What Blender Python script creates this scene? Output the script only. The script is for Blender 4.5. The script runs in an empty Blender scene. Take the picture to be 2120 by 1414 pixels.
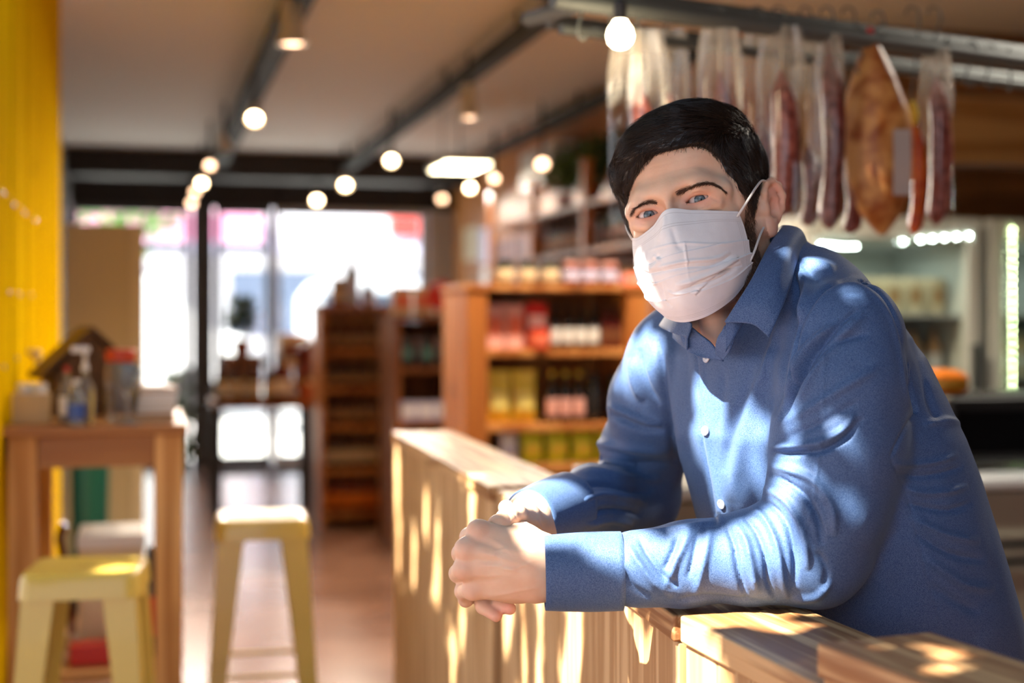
import bpy, math, random
import numpy as np
from mathutils import Vector, Matrix

random.seed(7)
np.random.seed(7)
SC = bpy.context.scene
COL = SC.collection
PI = math.pi

# ------------------------------------------------------------------ camera, sky, sun, exposure
F = 2120 * 50 / 36.0            # focal length in photo pixels
PSI = math.radians(14.5)        # the camera looks 14.5 degrees right of the shop's long axis (+Y)
EYE = 1.30                      # camera height
HX, HY = 1060.0, 665.0          # column of the optical axis, row of the horizon
cam_d = bpy.data.cameras.new('camera')
cam_d.lens = 50
cam_d.sensor_width = 36
cam_d.shift_y = -(707 - HY) / 2120.0
cam_d.dof.use_dof = True
cam_d.dof.focus_distance = 1.52
cam_d.dof.aperture_fstop = 2.7
cam_d.clip_start = 0.05
cam = bpy.data.objects.new('camera', cam_d)
cam.location = (0, 0, EYE)
cam.rotation_euler = (PI / 2, 0, -PSI)
COL.objects.link(cam)
SC.camera = cam
SC.view_settings.view_transform = 'Standard'
SC.view_settings.look = 'None'
SC.view_settings.gamma = 1
SC.view_settings.use_curve_mapping = False
SC.view_settings.exposure = 0.45
SC.cycles.max_bounces = 7
SC.cycles.diffuse_bounces = 3
SC.cycles.glossy_bounces = 3
SC.cycles.transmission_bounces = 5
SC.cycles.transparent_max_bounces = 8
SC.cycles.sample_clamp_indirect = 4
SC.cycles.caustics_reflective = False
SC.cycles.caustics_refractive = False
SC.cycles.use_denoising = True
SC.cycles.adaptive_threshold = 0.03

wd = bpy.data.worlds.new('sky')
SC.world = wd
wd.use_nodes = True
wn = wd.node_tree.nodes
wl = wd.node_tree.links
wn.clear()
w_out = wn.new('ShaderNodeOutputWorld')
w_bg = wn.new('ShaderNodeBackground')
w_tc = wn.new('ShaderNodeTexCoord')
w_sep = wn.new('ShaderNodeSeparateXYZ')
w_rmp = wn.new('ShaderNodeValToRGB')
w_rmp.color_ramp.elements[0].position = 0.0
w_rmp.color_ramp.elements[0].color = (0.80, 0.86, 0.95, 1)
w_rmp.color_ramp.elements[1].position = 0.6
w_rmp.color_ramp.elements[1].color = (0.55, 0.70, 0.98, 1)
wl.new(w_tc.outputs['Generated'], w_sep.inputs[0])
wl.new(w_sep.outputs['Z'], w_rmp.inputs[0])
wl.new(w_rmp.outputs[0], w_bg.inputs[0])
wl.new(w_bg.outputs[0], w_out.inputs[0])
w_bg.inputs[1].default_value = 1.55

def rot_frame(v):
    """camera-aligned ground frame (x right, y ahead, z up from the eye) -> world"""
    c, s = math.cos(PSI), math.sin(PSI)
    return (v[0] * c + v[1] * s, -v[0] * s + v[1] * c, v[2] + EYE)

SUN_TO = (-0.55, -0.38, 0.74)            # direction to the sun in the camera-aligned frame
_l = math.sqrt(sum(a * a for a in SUN_TO))
SUN_TO = tuple(a / _l for a in SUN_TO)
sd = bpy.data.lights.new('sun', 'SUN')
sd.energy = 27.0
sd.color = (1.0, 0.93, 0.82)
sd.angle = math.radians(0.45)
sun = bpy.data.objects.new('sun', sd)
COL.objects.link(sun)
_w = rot_frame(SUN_TO)
SUN_W = Vector((_w[0], _w[1], _w[2] - EYE))
sun.rotation_euler = SUN_W.to_track_quat('Z', 'Y').to_euler()
sun.location = (0, 0, 6)

# ------------------------------------------------------------------ small helpers
def Q(px, py, d):
    """a point seen at pixel (px, py) lying d metres ahead, in the camera-aligned frame"""
    return np.array([(px - HX) / F * d, d, (HY - py) / F * d])

def W(px, py, d):
    return Vector(rot_frame(Q(px, py, d)))

def tag(o, label=None, cat=None, group=None, kind=None):
    if label: o['label'] = label
    if cat: o['category'] = cat
    if group: o['group'] = group
    if kind: o['kind'] = kind
    return o

def empty(name, loc=(0, 0, 0), rz=0.0, label=None, cat=None, group=None, rot=None):
    o = bpy.data.objects.new(name, None)
    o.empty_display_size = 0.1
    o.location = loc
    o.rotation_euler = rot if rot else (0, 0, rz)
    COL.objects.link(o)
    return tag(o, label, cat, group)

def srgb(r, g, b):
    def f(c):
        c /= 255.0
        return c / 12.92 if c <= 0.04045 else ((c + 0.055) / 1.055) ** 2.4
    return (f(r), f(g), f(b), 1.0)

# ------------------------------------------------------------------ materials
MATS = {}
def mat(name, col, rough=0.5, metal=0.0, spec=0.5, noise=None, bump=0.0, bscale=200.0,
        emit=None, trans=0.0, alpha=1.0, sheen=0.0, coat=0.0, sss=0.0, ior=1.45):
    if name in MATS: return MATS[name]
    m = bpy.data.materials.new(name)
    m.use_nodes = True
    nt = m.node_tree
    b = nt.nodes['Principled BSDF']
    b.inputs['Base Color'].default_value = col
    b.inputs['Roughness'].default_value = rough
    b.inputs['Metallic'].default_value = metal
    b.inputs['Specular IOR Level'].default_value = spec
    b.inputs['IOR'].default_value = ior
    if trans: b.inputs['Transmission Weight'].default_value = trans
    if alpha < 1: b.inputs['Alpha'].default_value = alpha
    if sheen: b.inputs['Sheen Weight'].default_value = sheen
    if coat: b.inputs['Coat Weight'].default_value = coat
    if sss:
        b.inputs['Subsurface Weight'].default_value = sss
        b.inputs['Subsurface Scale'].default_value = 0.006
        b.inputs['Subsurface Radius'].default_value = (1.0, 0.35, 0.2)
    if emit:
        b.inputs['Emission Color'].default_value = emit[0]
        b.inputs['Emission Strength'].default_value = emit[1]
    if noise or bump:
        tc = nt.nodes.new('ShaderNodeTexCoord')
    if noise:
        c2, sc = noise
        n = nt.nodes.new('ShaderNodeTexNoise')
        n.inputs['Scale'].default_value = sc
        n.inputs['Detail'].default_value = 4
        mx = nt.nodes.new('ShaderNodeMix')
        mx.data_type = 'RGBA'
        mx.inputs['A'].default_value = col
        mx.inputs['B'].default_value = c2
        nt.links.new(tc.outputs['Object'], n.inputs['Vector'])
        rp = nt.nodes.new('ShaderNodeValToRGB')
        rp.color_ramp.elements[0].position = 0.38
        rp.color_ramp.elements[1].position = 0.62
        nt.links.new(n.outputs['Fac'], rp.inputs[0])
        nt.links.new(rp.outputs[0], mx.inputs['Factor'])
        nt.links.new(mx.outputs['Result'], b.inputs['Base Color'])
    if bump:
        n2 = nt.nodes.new('ShaderNodeTexNoise')
        n2.inputs['Scale'].default_value = bscale
        bp = nt.nodes.new('ShaderNodeBump')
        bp.inputs['Strength'].default_value = bump
        bp.inputs['Distance'].default_value = 0.002
        nt.links.new(tc.outputs['Object'], n2.inputs['Vector'])
        nt.links.new(n2.outputs['Fac'], bp.inputs['Height'])
        nt.links.new(bp.outputs[0], b.inputs['Normal'])
    MATS[name] = m
    return m

def wood_mat(name, light, dark, stretch=(1, 1, 0.06), scale=26.0, rough=0.5, knots=True, spec=0.3, knot_col=None, ior=1.45):
    """pine: elongated grain along the axis with the small stretch value, plus knots"""
    if name in MATS: return MATS[name]
    m = bpy.data.materials.new(name)
    m.use_nodes = True
    nt = m.node_tree
    b = nt.nodes['Principled BSDF']
    b.inputs['Roughness'].default_value = rough
    b.inputs['Specular IOR Level'].default_value = spec
    b.inputs['IOR'].default_value = ior
    tc = nt.nodes.new('ShaderNodeTexCoord')
    geo = nt.nodes.new('ShaderNodeObjectInfo')
    add = nt.nodes.new('ShaderNodeVectorMath'); add.operation = 'ADD'
    mul = nt.nodes.new('ShaderNodeVectorMath'); mul.operation = 'SCALE'
    mul.inputs['Scale'].default_value = 7.0
    cmb = nt.nodes.new('ShaderNodeCombineXYZ')
    for i in range(3): nt.links.new(geo.outputs['Random'], cmb.inputs[i])
    nt.links.new(cmb.outputs[0], mul.inputs[0])
    nt.links.new(tc.outputs['Object'], add.inputs[0])
    nt.links.new(mul.outputs[0], add.inputs[1])
    mp = nt.nodes.new('ShaderNodeMapping')
    mp.inputs['Scale'].default_value = stretch
    nt.links.new(add.outputs[0], mp.inputs[0])
    n1 = nt.nodes.new('ShaderNodeTexNoise')
    n1.inputs['Scale'].default_value = scale
    n1.inputs['Detail'].default_value = 3
    n1.inputs['Distortion'].default_value = 0.4
    nt.links.new(mp.outputs[0], n1.inputs['Vector'])
    # rings: sine of the noise gives grain lines
    mm = nt.nodes.new('ShaderNodeMath'); mm.operation = 'MULTIPLY'; mm.inputs[1].default_value = 17.0
    sn = nt.nodes.new('ShaderNodeMath'); sn.operation = 'SINE'
    nt.links.new(n1.outputs['Fac'], mm.inputs[0])
    nt.links.new(mm.outputs[0], sn.inputs[0])
    rp = nt.nodes.new('ShaderNodeValToRGB')
    rp.color_ramp.elements[0].position = 0.25
    rp.color_ramp.elements[0].color = light
    rp.color_ramp.elements[1].position = 1.0
    rp.color_ramp.elements[1].color = dark
    mr = nt.nodes.new('ShaderNodeMapRange')
    mr.inputs[1].default_value = -1.0
    mr.inputs[2].default_value = 1.0
    nt.links.new(sn.outputs[0], mr.inputs[0])
    nt.links.new(mr.outputs[0], rp.inputs[0])
    last = rp.outputs[0]
    if knots:
        v = nt.nodes.new('ShaderNodeTexVoronoi')
        v.inputs['Scale'].default_value = 5.0
        mp2 = nt.nodes.new('ShaderNodeMapping')
        mp2.inputs['Scale'].default_value = tuple(1.0 if s > 0.5 else 0.45 for s in stretch)
        nt.links.new(add.outputs[0], mp2.inputs[0])
        nt.links.new(mp2.outputs[0], v.inputs['Vector'])
        r2 = nt.nodes.new('ShaderNodeValToRGB')
        r2.color_ramp.elements[0].position = 0.06
        r2.color_ramp.elements[0].color = (1, 1, 1, 1)
        r2.color_ramp.elements[1].position = 0.13
        r2.color_ramp.elements[1].color = (0, 0, 0, 1)
        nt.links.new(v.outputs['Distance'], r2.inputs[0])
        mx = nt.nodes.new('ShaderNodeMix'); mx.data_type = 'RGBA'
        mx.inputs['B'].default_value = knot_col or tuple(c * 0.35 for c in dark[:3]) + (1,)
        nt.links.new(last, mx.inputs['A'])
        nt.links.new(r2.outputs[0], mx.inputs['Factor'])
        last = mx.outputs['Result']
    nt.links.new(last, b.inputs['Base Color'])
    bp = nt.nodes.new('ShaderNodeBump')
    bp.inputs['Strength'].default_value = 0.25
    bp.inputs['Distance'].default_value = 0.001
    nt.links.new(sn.outputs[0], bp.inputs['Height'])
    nt.links.new(bp.outputs[0], b.inputs['Normal'])
    MATS[name] = m
    return m

# ------------------------------------------------------------------ polygon building
class MB:
    """collects simple shapes and links them as one mesh object"""
    def __init__(s): s.v = []; s.f = []; s.mi = []
    def add(s, verts, faces, mi=0):
        n = len(s.v)
        s.v += [tuple(v) for v in verts]
        s.f += [tuple(i + n for i in f) for f in faces]
        s.mi += [mi] * len(faces)
        return s
    def box(s, lo, hi, mi=0, M=None):
        x0, y0, z0 = lo; x1, y1, z1 = hi
        vs = [(x0,y0,z0),(x1,y0,z0),(x1,y1,z0),(x0,y1,z0),(x0,y0,z1),(x1,y0,z1),(x1,y1,z1),(x0,y1,z1)]
        if M is not None: vs = [tuple(M @ Vector(v)) for v in vs]
        return s.add(vs, [(0,3,2,1),(4,5,6,7),(0,1,5,4),(1,2,6,5),(2,3,7,6),(3,0,4,7)], mi)
    def hexa(s, bottom, top, mi=0):
        return s.add(list(bottom) + list(top), [(0,3,2,1),(4,5,6,7),(0,1,5,4),(1,2,6,5),(2,3,7,6),(3,0,4,7)], mi)
    def lathe(s, prof, c=(0,0,0), n=20, mi=0, M=None):
        vs = []; fs = []
        for r, z in prof:
            for k in range(n):
                a = 2 * PI * k / n
                p = Vector((r * math.cos(a), r * math.sin(a), z))
                if M is not None: p = M @ p
                vs.append((p[0] + c[0], p[1] + c[1], p[2] + c[2]))
        for i in range(len(prof) - 1):
            for k in range(n):
                k2 = (k + 1) % n
                fs.append((i*n+k, i*n+k2, (i+1)*n+k2, (i+1)*n+k))
        fs.append(tuple(range(n))[::-1])
        fs.append(tuple((len(prof)-1)*n + k for k in range(n)))
        return s.add(vs, fs, mi)
    def tube(s, pts, r, n=8, mi=0, closed=False):
        pts = [Vector(p) for p in pts]
        m = len(pts)
        rs = r if hasattr(r, '__len__') else [r] * m
        vs = []; fs = []
        ref = None
        for i, p in enumerate(pts):
            if closed: t = pts[(i+1) % m] - pts[i-1]
            else: t = pts[min(i+1, m-1)] - pts[max(i-1, 0)]
            t.normalize()
            if ref is None: ref = t.orthogonal().normalized()
            ref = (ref - t * ref.dot(t)).normalized()
            bn = t.cross(ref)
            for k in range(n):
                a = 2 * PI * k / n
                vs.append(tuple(p + (ref * math.cos(a) + bn * math.sin(a)) * rs[i]))
        for i in range(m if closed else m - 1):
            j = (i + 1) % m
            for k in range(n):
                k2 = (k + 1) % n
                fs.append((i*n+k, i*n+k2, j*n+k2, j*n+k))
        if not closed:
            fs.append(tuple(range(n))[::-1])
            fs.append(tuple((m-1)*n + k for k in range(n)))
        return s.add(vs, fs, mi)
    def build(s, name, m, parent=None, bevel=0.0, smooth=False, seg=2, loc=None):
        me = bpy.data.meshes.new(name)
        me.from_pydata(s.v, [], s.f)
        ms = m if isinstance(m, (list, tuple)) else [m]
        for x in ms: me.materials.append(x)
        if len(ms) > 1: me.polygons.foreach_set('material_index', s.mi)
        if smooth: me.polygons.foreach_set('use_smooth', [True] * len(me.polygons))
        o = bpy.data.objects.new(name, me)
        COL.objects.link(o)
        if loc is not None: o.location = loc
        if parent is not None: o.parent = parent
        if bevel:
            md = o.modifiers.new('bevel', 'BEVEL')
            md.width = bevel; md.segments = seg; md.limit_method = 'ANGLE'
            md.angle_limit = 0.6
            wn_ = o.modifiers.new('wn', 'WEIGHTED_NORMAL')
            me.polygons.foreach_set('use_smooth', [True] * len(me.polygons))
        elif smooth:
            try: me.set_sharp_from_angle(angle=0.7)
            except Exception: pass
        return o

def copy_tree(o, parent=None):
    c = o.copy()
    COL.objects.link(c)
    c.parent = parent
    for ch in list(o.children): copy_tree(ch, c)
    return c

# ------------------------------------------------------------------ distance fields and surface nets
def _eul(r):
    from mathutils import Euler
    return np.array(Euler(r).to_matrix(), dtype=np.float32)

class Sdf:
    def __init__(s): s.p = []
    def cone(s, a, b, ra, rb, k=0.01, op='u'):
        a = np.asarray(a, np.float32); b = np.asarray(b, np.float32)
        r = max(ra, rb)
        s.p.append(('c', (a, b, ra, rb), k, op, np.minimum(a, b) - r, np.maximum(a, b) + r)); return s
    def path(s, pts, rs, k=0.01, op='u', kj=None):
        for i in range(len(pts) - 1):
            s.cone(pts[i], pts[i+1], rs[i], rs[i+1], k if i == 0 or kj is None else kj, op)
        return s
    def ell(s, c, r, rot=None, k=0.01, op='u'):
        c = np.asarray(c, np.float32); r = np.asarray(r, np.float32)
        R = _eul(rot) if rot is not None and not isinstance(rot, np.ndarray) else rot
        m = r if R is None else np.full(3, r.max())
        s.p.append(('e', (c, r, R), k, op, c - m, c + m)); return s
    def fn(s, f, lo, hi, k=0.01, op='u'):
        s.p.append(('f', (f,), k, op, np.asarray(lo), np.asarray(hi))); return s
    @staticmethod
    def _ev(kind, par, X, Y, Z):
        if kind == 'c':
            a, b, ra, rb = par
            d = b - a
            L2 = float((d * d).sum()) + 1e-12
            x = X - a[0]; y = Y - a[1]; z = Z - a[2]
            t = np.clip((x * d[0] + y * d[1] + z * d[2]) / L2, 0, 1)
            q = (x - t * d[0]) ** 2 + (y - t * d[1]) ** 2 + (z - t * d[2]) ** 2
            return np.sqrt(q) - (ra + (rb - ra) * t)
        if kind == 'e':
            c, r, R = par
            x = X - c[0]; y = Y - c[1]; z = Z - c[2]
            if R is not None:
                x, y, z = (R[0,0]*x + R[1,0]*y + R[2,0]*z, R[0,1]*x + R[1,1]*y + R[2,1]*z, R[0,2]*x + R[1,2]*y + R[2,2]*z)
            k0 = np.sqrt((x/r[0])**2 + (y/r[1])**2 + (z/r[2])**2)
            k1 = np.sqrt((x/r[0]**2)**2 + (y/r[1]**2)**2 + (z/r[2]**2)**2)
            return k0 * (k0 - 1.0) / np.maximum(k1, 1e-6)
        return par[0](X, Y, Z)
    @staticmethod
    def _comb(A, B, k, op):
        if op == 'u':
            h = np.maximum(k - np.abs(A - B), 0) / k
            return np.minimum(A, B) - h * h * k * 0.25
        if op == 's': B = -B
        h = np.maximum(k - np.abs(A - B), 0) / k
        return np.maximum(A, B) + h * h * k * 0.25
    def at(s, P):
        P = np.asarray(P, np.float32)
        X, Y, Z = P[..., 0], P[..., 1], P[..., 2]
        A = np.full(X.shape, 0.2, np.float32)
        for kind, par, k, op, lo, hi in s.p:
            A = s._comb(A, s._ev(kind, par, X, Y, Z), k, op)
        return A
    def grad(s, P, e=0.0008):
        g = np.stack([s.at(P + np.array(d, np.float32) * e) - s.at(P - np.array(d, np.float32) * e)
                      for d in ((1,0,0),(0,1,0),(0,0,1))], -1)
        return g / np.maximum(np.linalg.norm(g, axis=-1, keepdims=True), 1e-9)
    def mesh(s, lo, hi, h):
        lo = np.asarray(lo, float); hi = np.asarray(hi, float)
        n = np.ceil((hi - lo) / h).astype(int) + 1
        ax = [(lo[i] + h * np.arange(n[i])).astype(np.float32) for i in range(3)]
        G = np.full(tuple(n), 0.2, np.float32)
        for kind, par, k, op, pl, ph in s.p:
            mg = k + 3 * h
            i0 = [int(max(0, math.floor((pl[i] - mg - lo[i]) / h))) for i in range(3)]
            i1 = [int(min(n[i], math.ceil((ph[i] + mg - lo[i]) / h) + 1)) for i in range(3)]
            if any(a >= b for a, b in zip(i0, i1)): continue
            sl = tuple(slice(a, b) for a, b in zip(i0, i1))
            X = ax[0][i0[0]:i1[0], None, None]; Y = ax[1][None, i0[1]:i1[1], None]; Z = ax[2][None, None, i0[2]:i1[2]]
            G[sl] = s._comb(G[sl], s._ev(kind, par, X, Y, Z), k, op)
        return nets(G, lo, h)

def nets(G, lo, h):
    S = G < 0
    c = [S[:-1,:-1,:-1], S[1:,:-1,:-1], S[:-1,1:,:-1], S[1:,1:,:-1], S[:-1,:-1,1:], S[1:,:-1,1:], S[:-1,1:,1:], S[1:,1:,1:]]
    cnt = sum(x.astype(np.int8) for x in c)
    act = (cnt > 0) & (cnt < 8)
    idx = np.argwhere(act)
    ids = np.full(act.shape, -1, np.int32)
    ids[act] = np.arange(len(idx))
    off = [(0,0,0),(1,0,0),(0,1,0),(1,1,0),(0,0,1),(1,0,1),(0,1,1),(1,1,1)]
    val = [G[idx[:,0]+o[0], idx[:,1]+o[1], idx[:,2]+o[2]] for o in off]
    acc = np.zeros((len(idx), 3)); w = np.zeros(len(idx))
    for a, b in [(0,1),(2,3),(4,5),(6,7),(0,2),(1,3),(4,6),(5,7),(0,4),(1,5),(2,6),(3,7)]:
        m = (val[a] < 0) != (val[b] < 0)
        t = val[a][m] / (val[a][m] - val[b][m])
        acc[m] += np.array(off[a]) + t[:, None] * (np.array(off[b]) - np.array(off[a]))
        w[m] += 1
    V = (idx + acc / w[:, None]) * h + np.asarray(lo)
    Fs = []
    for axn in range(3):
        A = S[:-1] if axn == 0 else (S[:, :-1] if axn == 1 else S[:, :, :-1])
        B = S[1:] if axn == 0 else (S[:, 1:] if axn == 1 else S[:, :, 1:])
        E = np.argwhere(A != B)
        o1, o2 = [(1, 2), (2, 0), (0, 1)][axn]
        E = E[(E[:, o1] > 0) & (E[:, o2] > 0) & (E[:, o1] < S.shape[o1]-1) & (E[:, o2] < S.shape[o2]-1)]
        ins = A[E[:,0], E[:,1], E[:,2]]
        def cell(da, db):
            e = E.copy(); e[:, o1] += da; e[:, o2] += db
            return ids[e[:,0], e[:,1], e[:,2]]
        q = np.stack([cell(-1,-1), cell(0,-1), cell(0,0), cell(-1,0)], 1)
        q[~ins] = q[~ins][:, ::-1]
        Fs.append(q)
    return V, np.concatenate(Fs)

def relax(V, Fq, it=1, lam=0.5):
    e = np.concatenate([Fq[:, [i, (i+1) % 4]] for i in range(4)])
    n = len(V)
    deg = np.bincount(e[:,0], minlength=n) + np.bincount(e[:,1], minlength=n)
    for _ in range(it):
        acc = np.stack([np.bincount(e[:,0], V[e[:,1], k], n) + np.bincount(e[:,1], V[e[:,0], k], n) for k in range(3)], 1)
        V = V + lam * (acc / np.maximum(deg, 1)[:, None] - V)
    return V

def vnormals(V, Fq):
    a = V[Fq[:,2]] - V[Fq[:,0]]; b = V[Fq[:,3]] - V[Fq[:,1]]
    fn = np.cross(a, b)
    N = np.stack([sum(np.bincount(Fq[:,i], fn[:,k], len(V)) for i in range(4)) for k in range(3)], 1)
    return N / np.maximum(np.linalg.norm(N, axis=1, keepdims=True), 1e-12)

def subdiv(V, Fq):
    e = np.concatenate([np.sort(Fq[:, [i, (i+1) % 4]], 1) for i in range(4)])
    u, inv = np.unique(e[:,0].astype(np.int64) * len(V) + e[:,1], return_inverse=True)
    em = 0.5 * (V[u // len(V)] + V[u % len(V)])
    fc = V[Fq].mean(1)
    n = len(V); ne = len(em); m = len(Fq)
    ei = inv.reshape(4, m) + n
    ci = np.arange(m) + n + ne
    V2 = np.concatenate([V, em, fc])
    F2 = np.concatenate([np.stack([Fq[:,i], ei[i], ci, ei[i-1]], 1) for i in range(4)])
    return relax(V2, F2, 1, 0.35), F2

def mesh_np(name, V, Fq, m, parent=None, smooth=True):
    me = bpy.data.meshes.new(name)
    V = np.ascontiguousarray(V, np.float32); Fq = np.ascontiguousarray(Fq, np.int32)
    me.vertices.add(len(V)); me.vertices.foreach_set('co', V.ravel())
    k = Fq.shape[1]
    me.loops.add(Fq.size); me.loops.foreach_set('vertex_index', Fq.ravel())
    me.polygons.add(len(Fq))
    me.polygons.foreach_set('loop_start', np.arange(len(Fq), dtype=np.int32) * k)
    me.polygons.foreach_set('loop_total', np.full(len(Fq), k, np.int32))
    me.polygons.foreach_set('use_smooth', np.full(len(Fq), smooth))
    me.update(calc_edges=True)
    for x in (m if isinstance(m, (list, tuple)) else [m]): me.materials.append(x)
    o = bpy.data.objects.new(name, me)
    COL.objects.link(o)
    if parent is not None: o.parent = parent
    return o

def vnoise(P, scale, seed=0):
    """smooth value noise in [-1, 1] at points P (N,3)"""
    p = P * scale + seed * 17.13
    i = np.floor(p).astype(np.int64); f = p - i
    f = f * f * (3 - 2 * f)
    def hsh(x, y, z):
        n = (x * 73856093) ^ (y * 19349663) ^ (z * 83492791)
        n = (n ^ (n >> 13)) * 1274126177
        return ((n ^ (n >> 16)) & 0xffff) / 32767.5 - 1
    r = 0
    for dx in (0, 1):
        for dy in (0, 1):
            for dz in (0, 1):
                w = (f[:,0] if dx else 1 - f[:,0]) * (f[:,1] if dy else 1 - f[:,1]) * (f[:,2] if dz else 1 - f[:,2])
                r = r + w * hsh(i[:,0]+dx, i[:,1]+dy, i[:,2]+dz)
    return r

def project(V):
    return np.stack([HX + F * V[:,0] / V[:,1], HY - F * V[:,2] / V[:,1]], 1)

def press_folds(V, Fq, strokes, slack=0.03, cell=6):
    """raise ridges and press grooves (cloth folds, skin creases) into the near side of a surface.
    each stroke: (points, width_px, height_m); follows the surface, displaced along its normal"""
    N = vnormals(V, Fq)
    pp = project(V)
    ci = np.floor(pp / cell).astype(int)
    key = (ci[:,0] + 2000) * 100000 + ci[:,1] + 2000
    u, inv = np.unique(key, return_inverse=True)
    zmin = np.full(len(u), 1e9); np.minimum.at(zmin, inv, V[:,1])
    view = V / np.linalg.norm(V, axis=1, keepdims=True)
    fac = -(N * view).sum(1)
    ok = (V[:,1] < zmin[inv] + slack) & (fac > -0.15)
    D = np.zeros(len(V))
    sel = np.where(ok)[0]
    ps = pp[sel]
    for st in strokes:
        pts, w, amp = st[0], st[1], st[2]
        pts = smooth_line(np.array(pts, float), 8)
        lo = pts.min(0) - 3 * w; hi = pts.max(0) + 3 * w
        m = np.where((ps[:,0] > lo[0]) & (ps[:,0] < hi[0]) & (ps[:,1] > lo[1]) & (ps[:,1] < hi[1]))[0]
        if len(m) == 0: continue
        q = ps[m]
        best = np.full(len(q), 1e9); tt = np.zeros(len(q)); sg = np.zeros(len(q))
        L = np.concatenate([[0], np.cumsum(np.linalg.norm(np.diff(pts, axis=0), axis=1))])
        for i in range(len(pts) - 1):
            a = pts[i]; d = pts[i+1] - a; l2 = (d * d).sum() + 1e-9
            t = np.clip(((q - a) @ d) / l2, 0, 1)
            r = q - a - t[:, None] * d
            dd = np.sqrt((r * r).sum(1))
            c = dd < best
            best[c] = dd[c]; tt[c] = (L[i] + t[c] * (L[i+1] - L[i])) / L[-1]
            sg[c] = np.sign(d[0] * r[c][:,1] - d[1] * r[c][:,0])
        mode = st[3] if len(st) > 3 else 'g'
        taper = np.clip(np.minimum(tt, 1 - tt) * 5, 0, 1) ** 0.7
        if mode == 'g': val = amp * np.exp(-(best / w) ** 2) * taper
        elif mode == 's': val = amp * np.exp(-(best / w) ** 2)             # no taper: a seam
        elif mode == 'o':                                                     # overlap: one-sided step
            val = np.where(sg > 0, amp * np.exp(-(best / w) ** 2), amp * 0.0 - 0.5 * amp * np.exp(-(best / (w * 0.35)) ** 2)) * taper
        D[sel[m]] += val
    return V + N * D[:, None]

def smooth_line(p, k=8):
    if len(p) < 3: return p
    out = []
    n = len(p)
    for i in range(n - 1):
        p0 = p[max(i-1, 0)]; p1 = p[i]; p2 = p[i+1]; p3 = p[min(i+2, n-1)]
        for j in range(k):
            t = j / k
            out.append(0.5 * ((2*p1) + (-p0+p2)*t + (2*p0-5*p1+4*p2-p3)*t*t + (-p0+3*p1-3*p2+p3)*t**3))
    out.append(p[-1])
    return np.array(out)

def strands_mesh(paths, r0, r1, sides=3):
    """paths (S, K, 3) -> thin tapering tubes as verts, quads"""
    P = np.asarray(paths)
    S, K, _ = P.shape
    T = np.gradient(P, axis=1)
    T /= np.maximum(np.linalg.norm(T, axis=2, keepdims=True), 1e-9)
    ref = np.zeros_like(T); ref[..., 2] = 1.0; ref[..., 0] = 0.31
    A = np.cross(T, ref); A /= np.maximum(np.linalg.norm(A, axis=2, keepdims=True), 1e-9)
    B = np.cross(T, A)
    rad = (r0 + (r1 - r0) * np.linspace(0, 1, K) ** 1.5)[None, :, None]
    ring = []
    for k in range(sides):
        a = 2 * PI * k / sides
        ring.append(P + (A * math.cos(a) + B * math.sin(a)) * rad)
    V = np.stack(ring, 2).reshape(-1, 3)
    base = (np.arange(S)[:, None, None] * K + np.arange(K - 1)[None, :, None]) * sides
    k = np.arange(sides)[None, None, :]; k2 = (k + 1) % sides
    q = np.stack([base + k, base + k2, base + sides + k2, base + sides + k], -1).reshape(-1, 4)
    return V, q
# ================================================================== the shop (world axes: +Y runs down the shop)
def ang(px): return PSI + math.atan((px - HX) / F)
def X_at(px, Y): return Y * math.tan(ang(px))
def D_of(X, Y): return Y * math.cos(PSI) + X * math.sin(PSI)
def Z_at(py, X, Y): return EYE + (HY - py) / F * D_of(X, Y)
def PT(px, py, Y):
    X = X_at(px, Y); return (X, Y, Z_at(py, X, Y))

def floor_material():
    m = bpy.data.materials.new('polished_concrete'); m.use_nodes = True
    nt = m.node_tree; b = nt.nodes['Principled BSDF']
    tc = nt.nodes.new('ShaderNodeTexCoord')
    n = nt.nodes.new('ShaderNodeTexNoise'); n.inputs['Scale'].default_value = 1.6; n.inputs['Detail'].default_value = 7
    nt.links.new(tc.outputs['Object'], n.inputs['Vector'])
    r = nt.nodes.new('ShaderNodeValToRGB')
    r.color_ramp.elements[0].position = .35; r.color_ramp.elements[0].color = srgb(112, 78, 60)
    r.color_ramp.elements[1].position = .7; r.color_ramp.elements[1].color = srgb(140, 102, 80)
    nt.links.new(n.outputs['Fac'], r.inputs[0]); nt.links.new(r.outputs[0], b.inputs['Base Color'])
    b.inputs['Roughness'].default_value = .24; b.inputs['Specular IOR Level'].default_value = .28
    return m
def struct(name, mb, m, **k): return tag(mb.build(name, m, **k), kind='structure')

XL, XR, YB, ZC = -.62, 2.80, 13.0, 2.72
M_floor = floor_material()
struct('floor', MB().box((-5, -4, -.06), (7, YB + .1, 0)), M_floor)
M_ceil = mat('ceiling_plaster', srgb(224, 220, 214), rough=.8)
struct('ceiling', MB().box((-2.6, 3.7, ZC), (7, YB + .1, ZC + .12)), M_ceil)
M_dark = mat('charcoal_paint', srgb(44, 44, 46), rough=.6)
struct('trim_shade', MB().box((.62, -1.2, ZC), (7, 3.69, ZC + .12)), mat('shade_soffit', srgb(92, 66, 44), rough=.7))  # unseen roof slab over the rack, widened to shade the man's right side
M_tan = wood_mat('tan_boards', srgb(206, 158, 98), srgb(176, 124, 70), stretch=(.08, 1, 1), scale=9, rough=.6, knots=False)
M_orange = wood_mat('orange_pine', srgb(205, 140, 78), srgb(168, 100, 46), stretch=(1, 1, .06), scale=9, rough=.5)
struct('wall_right', MB().box((XR, 6.3, 0), (XR + .12, YB, ZC)), M_orange)
struct('wall_left', MB().box((XL - .1, 6.26, 0), (XL, YB, ZC)), mat('grey_wall', srgb(92, 90, 88), rough=.8))
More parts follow.
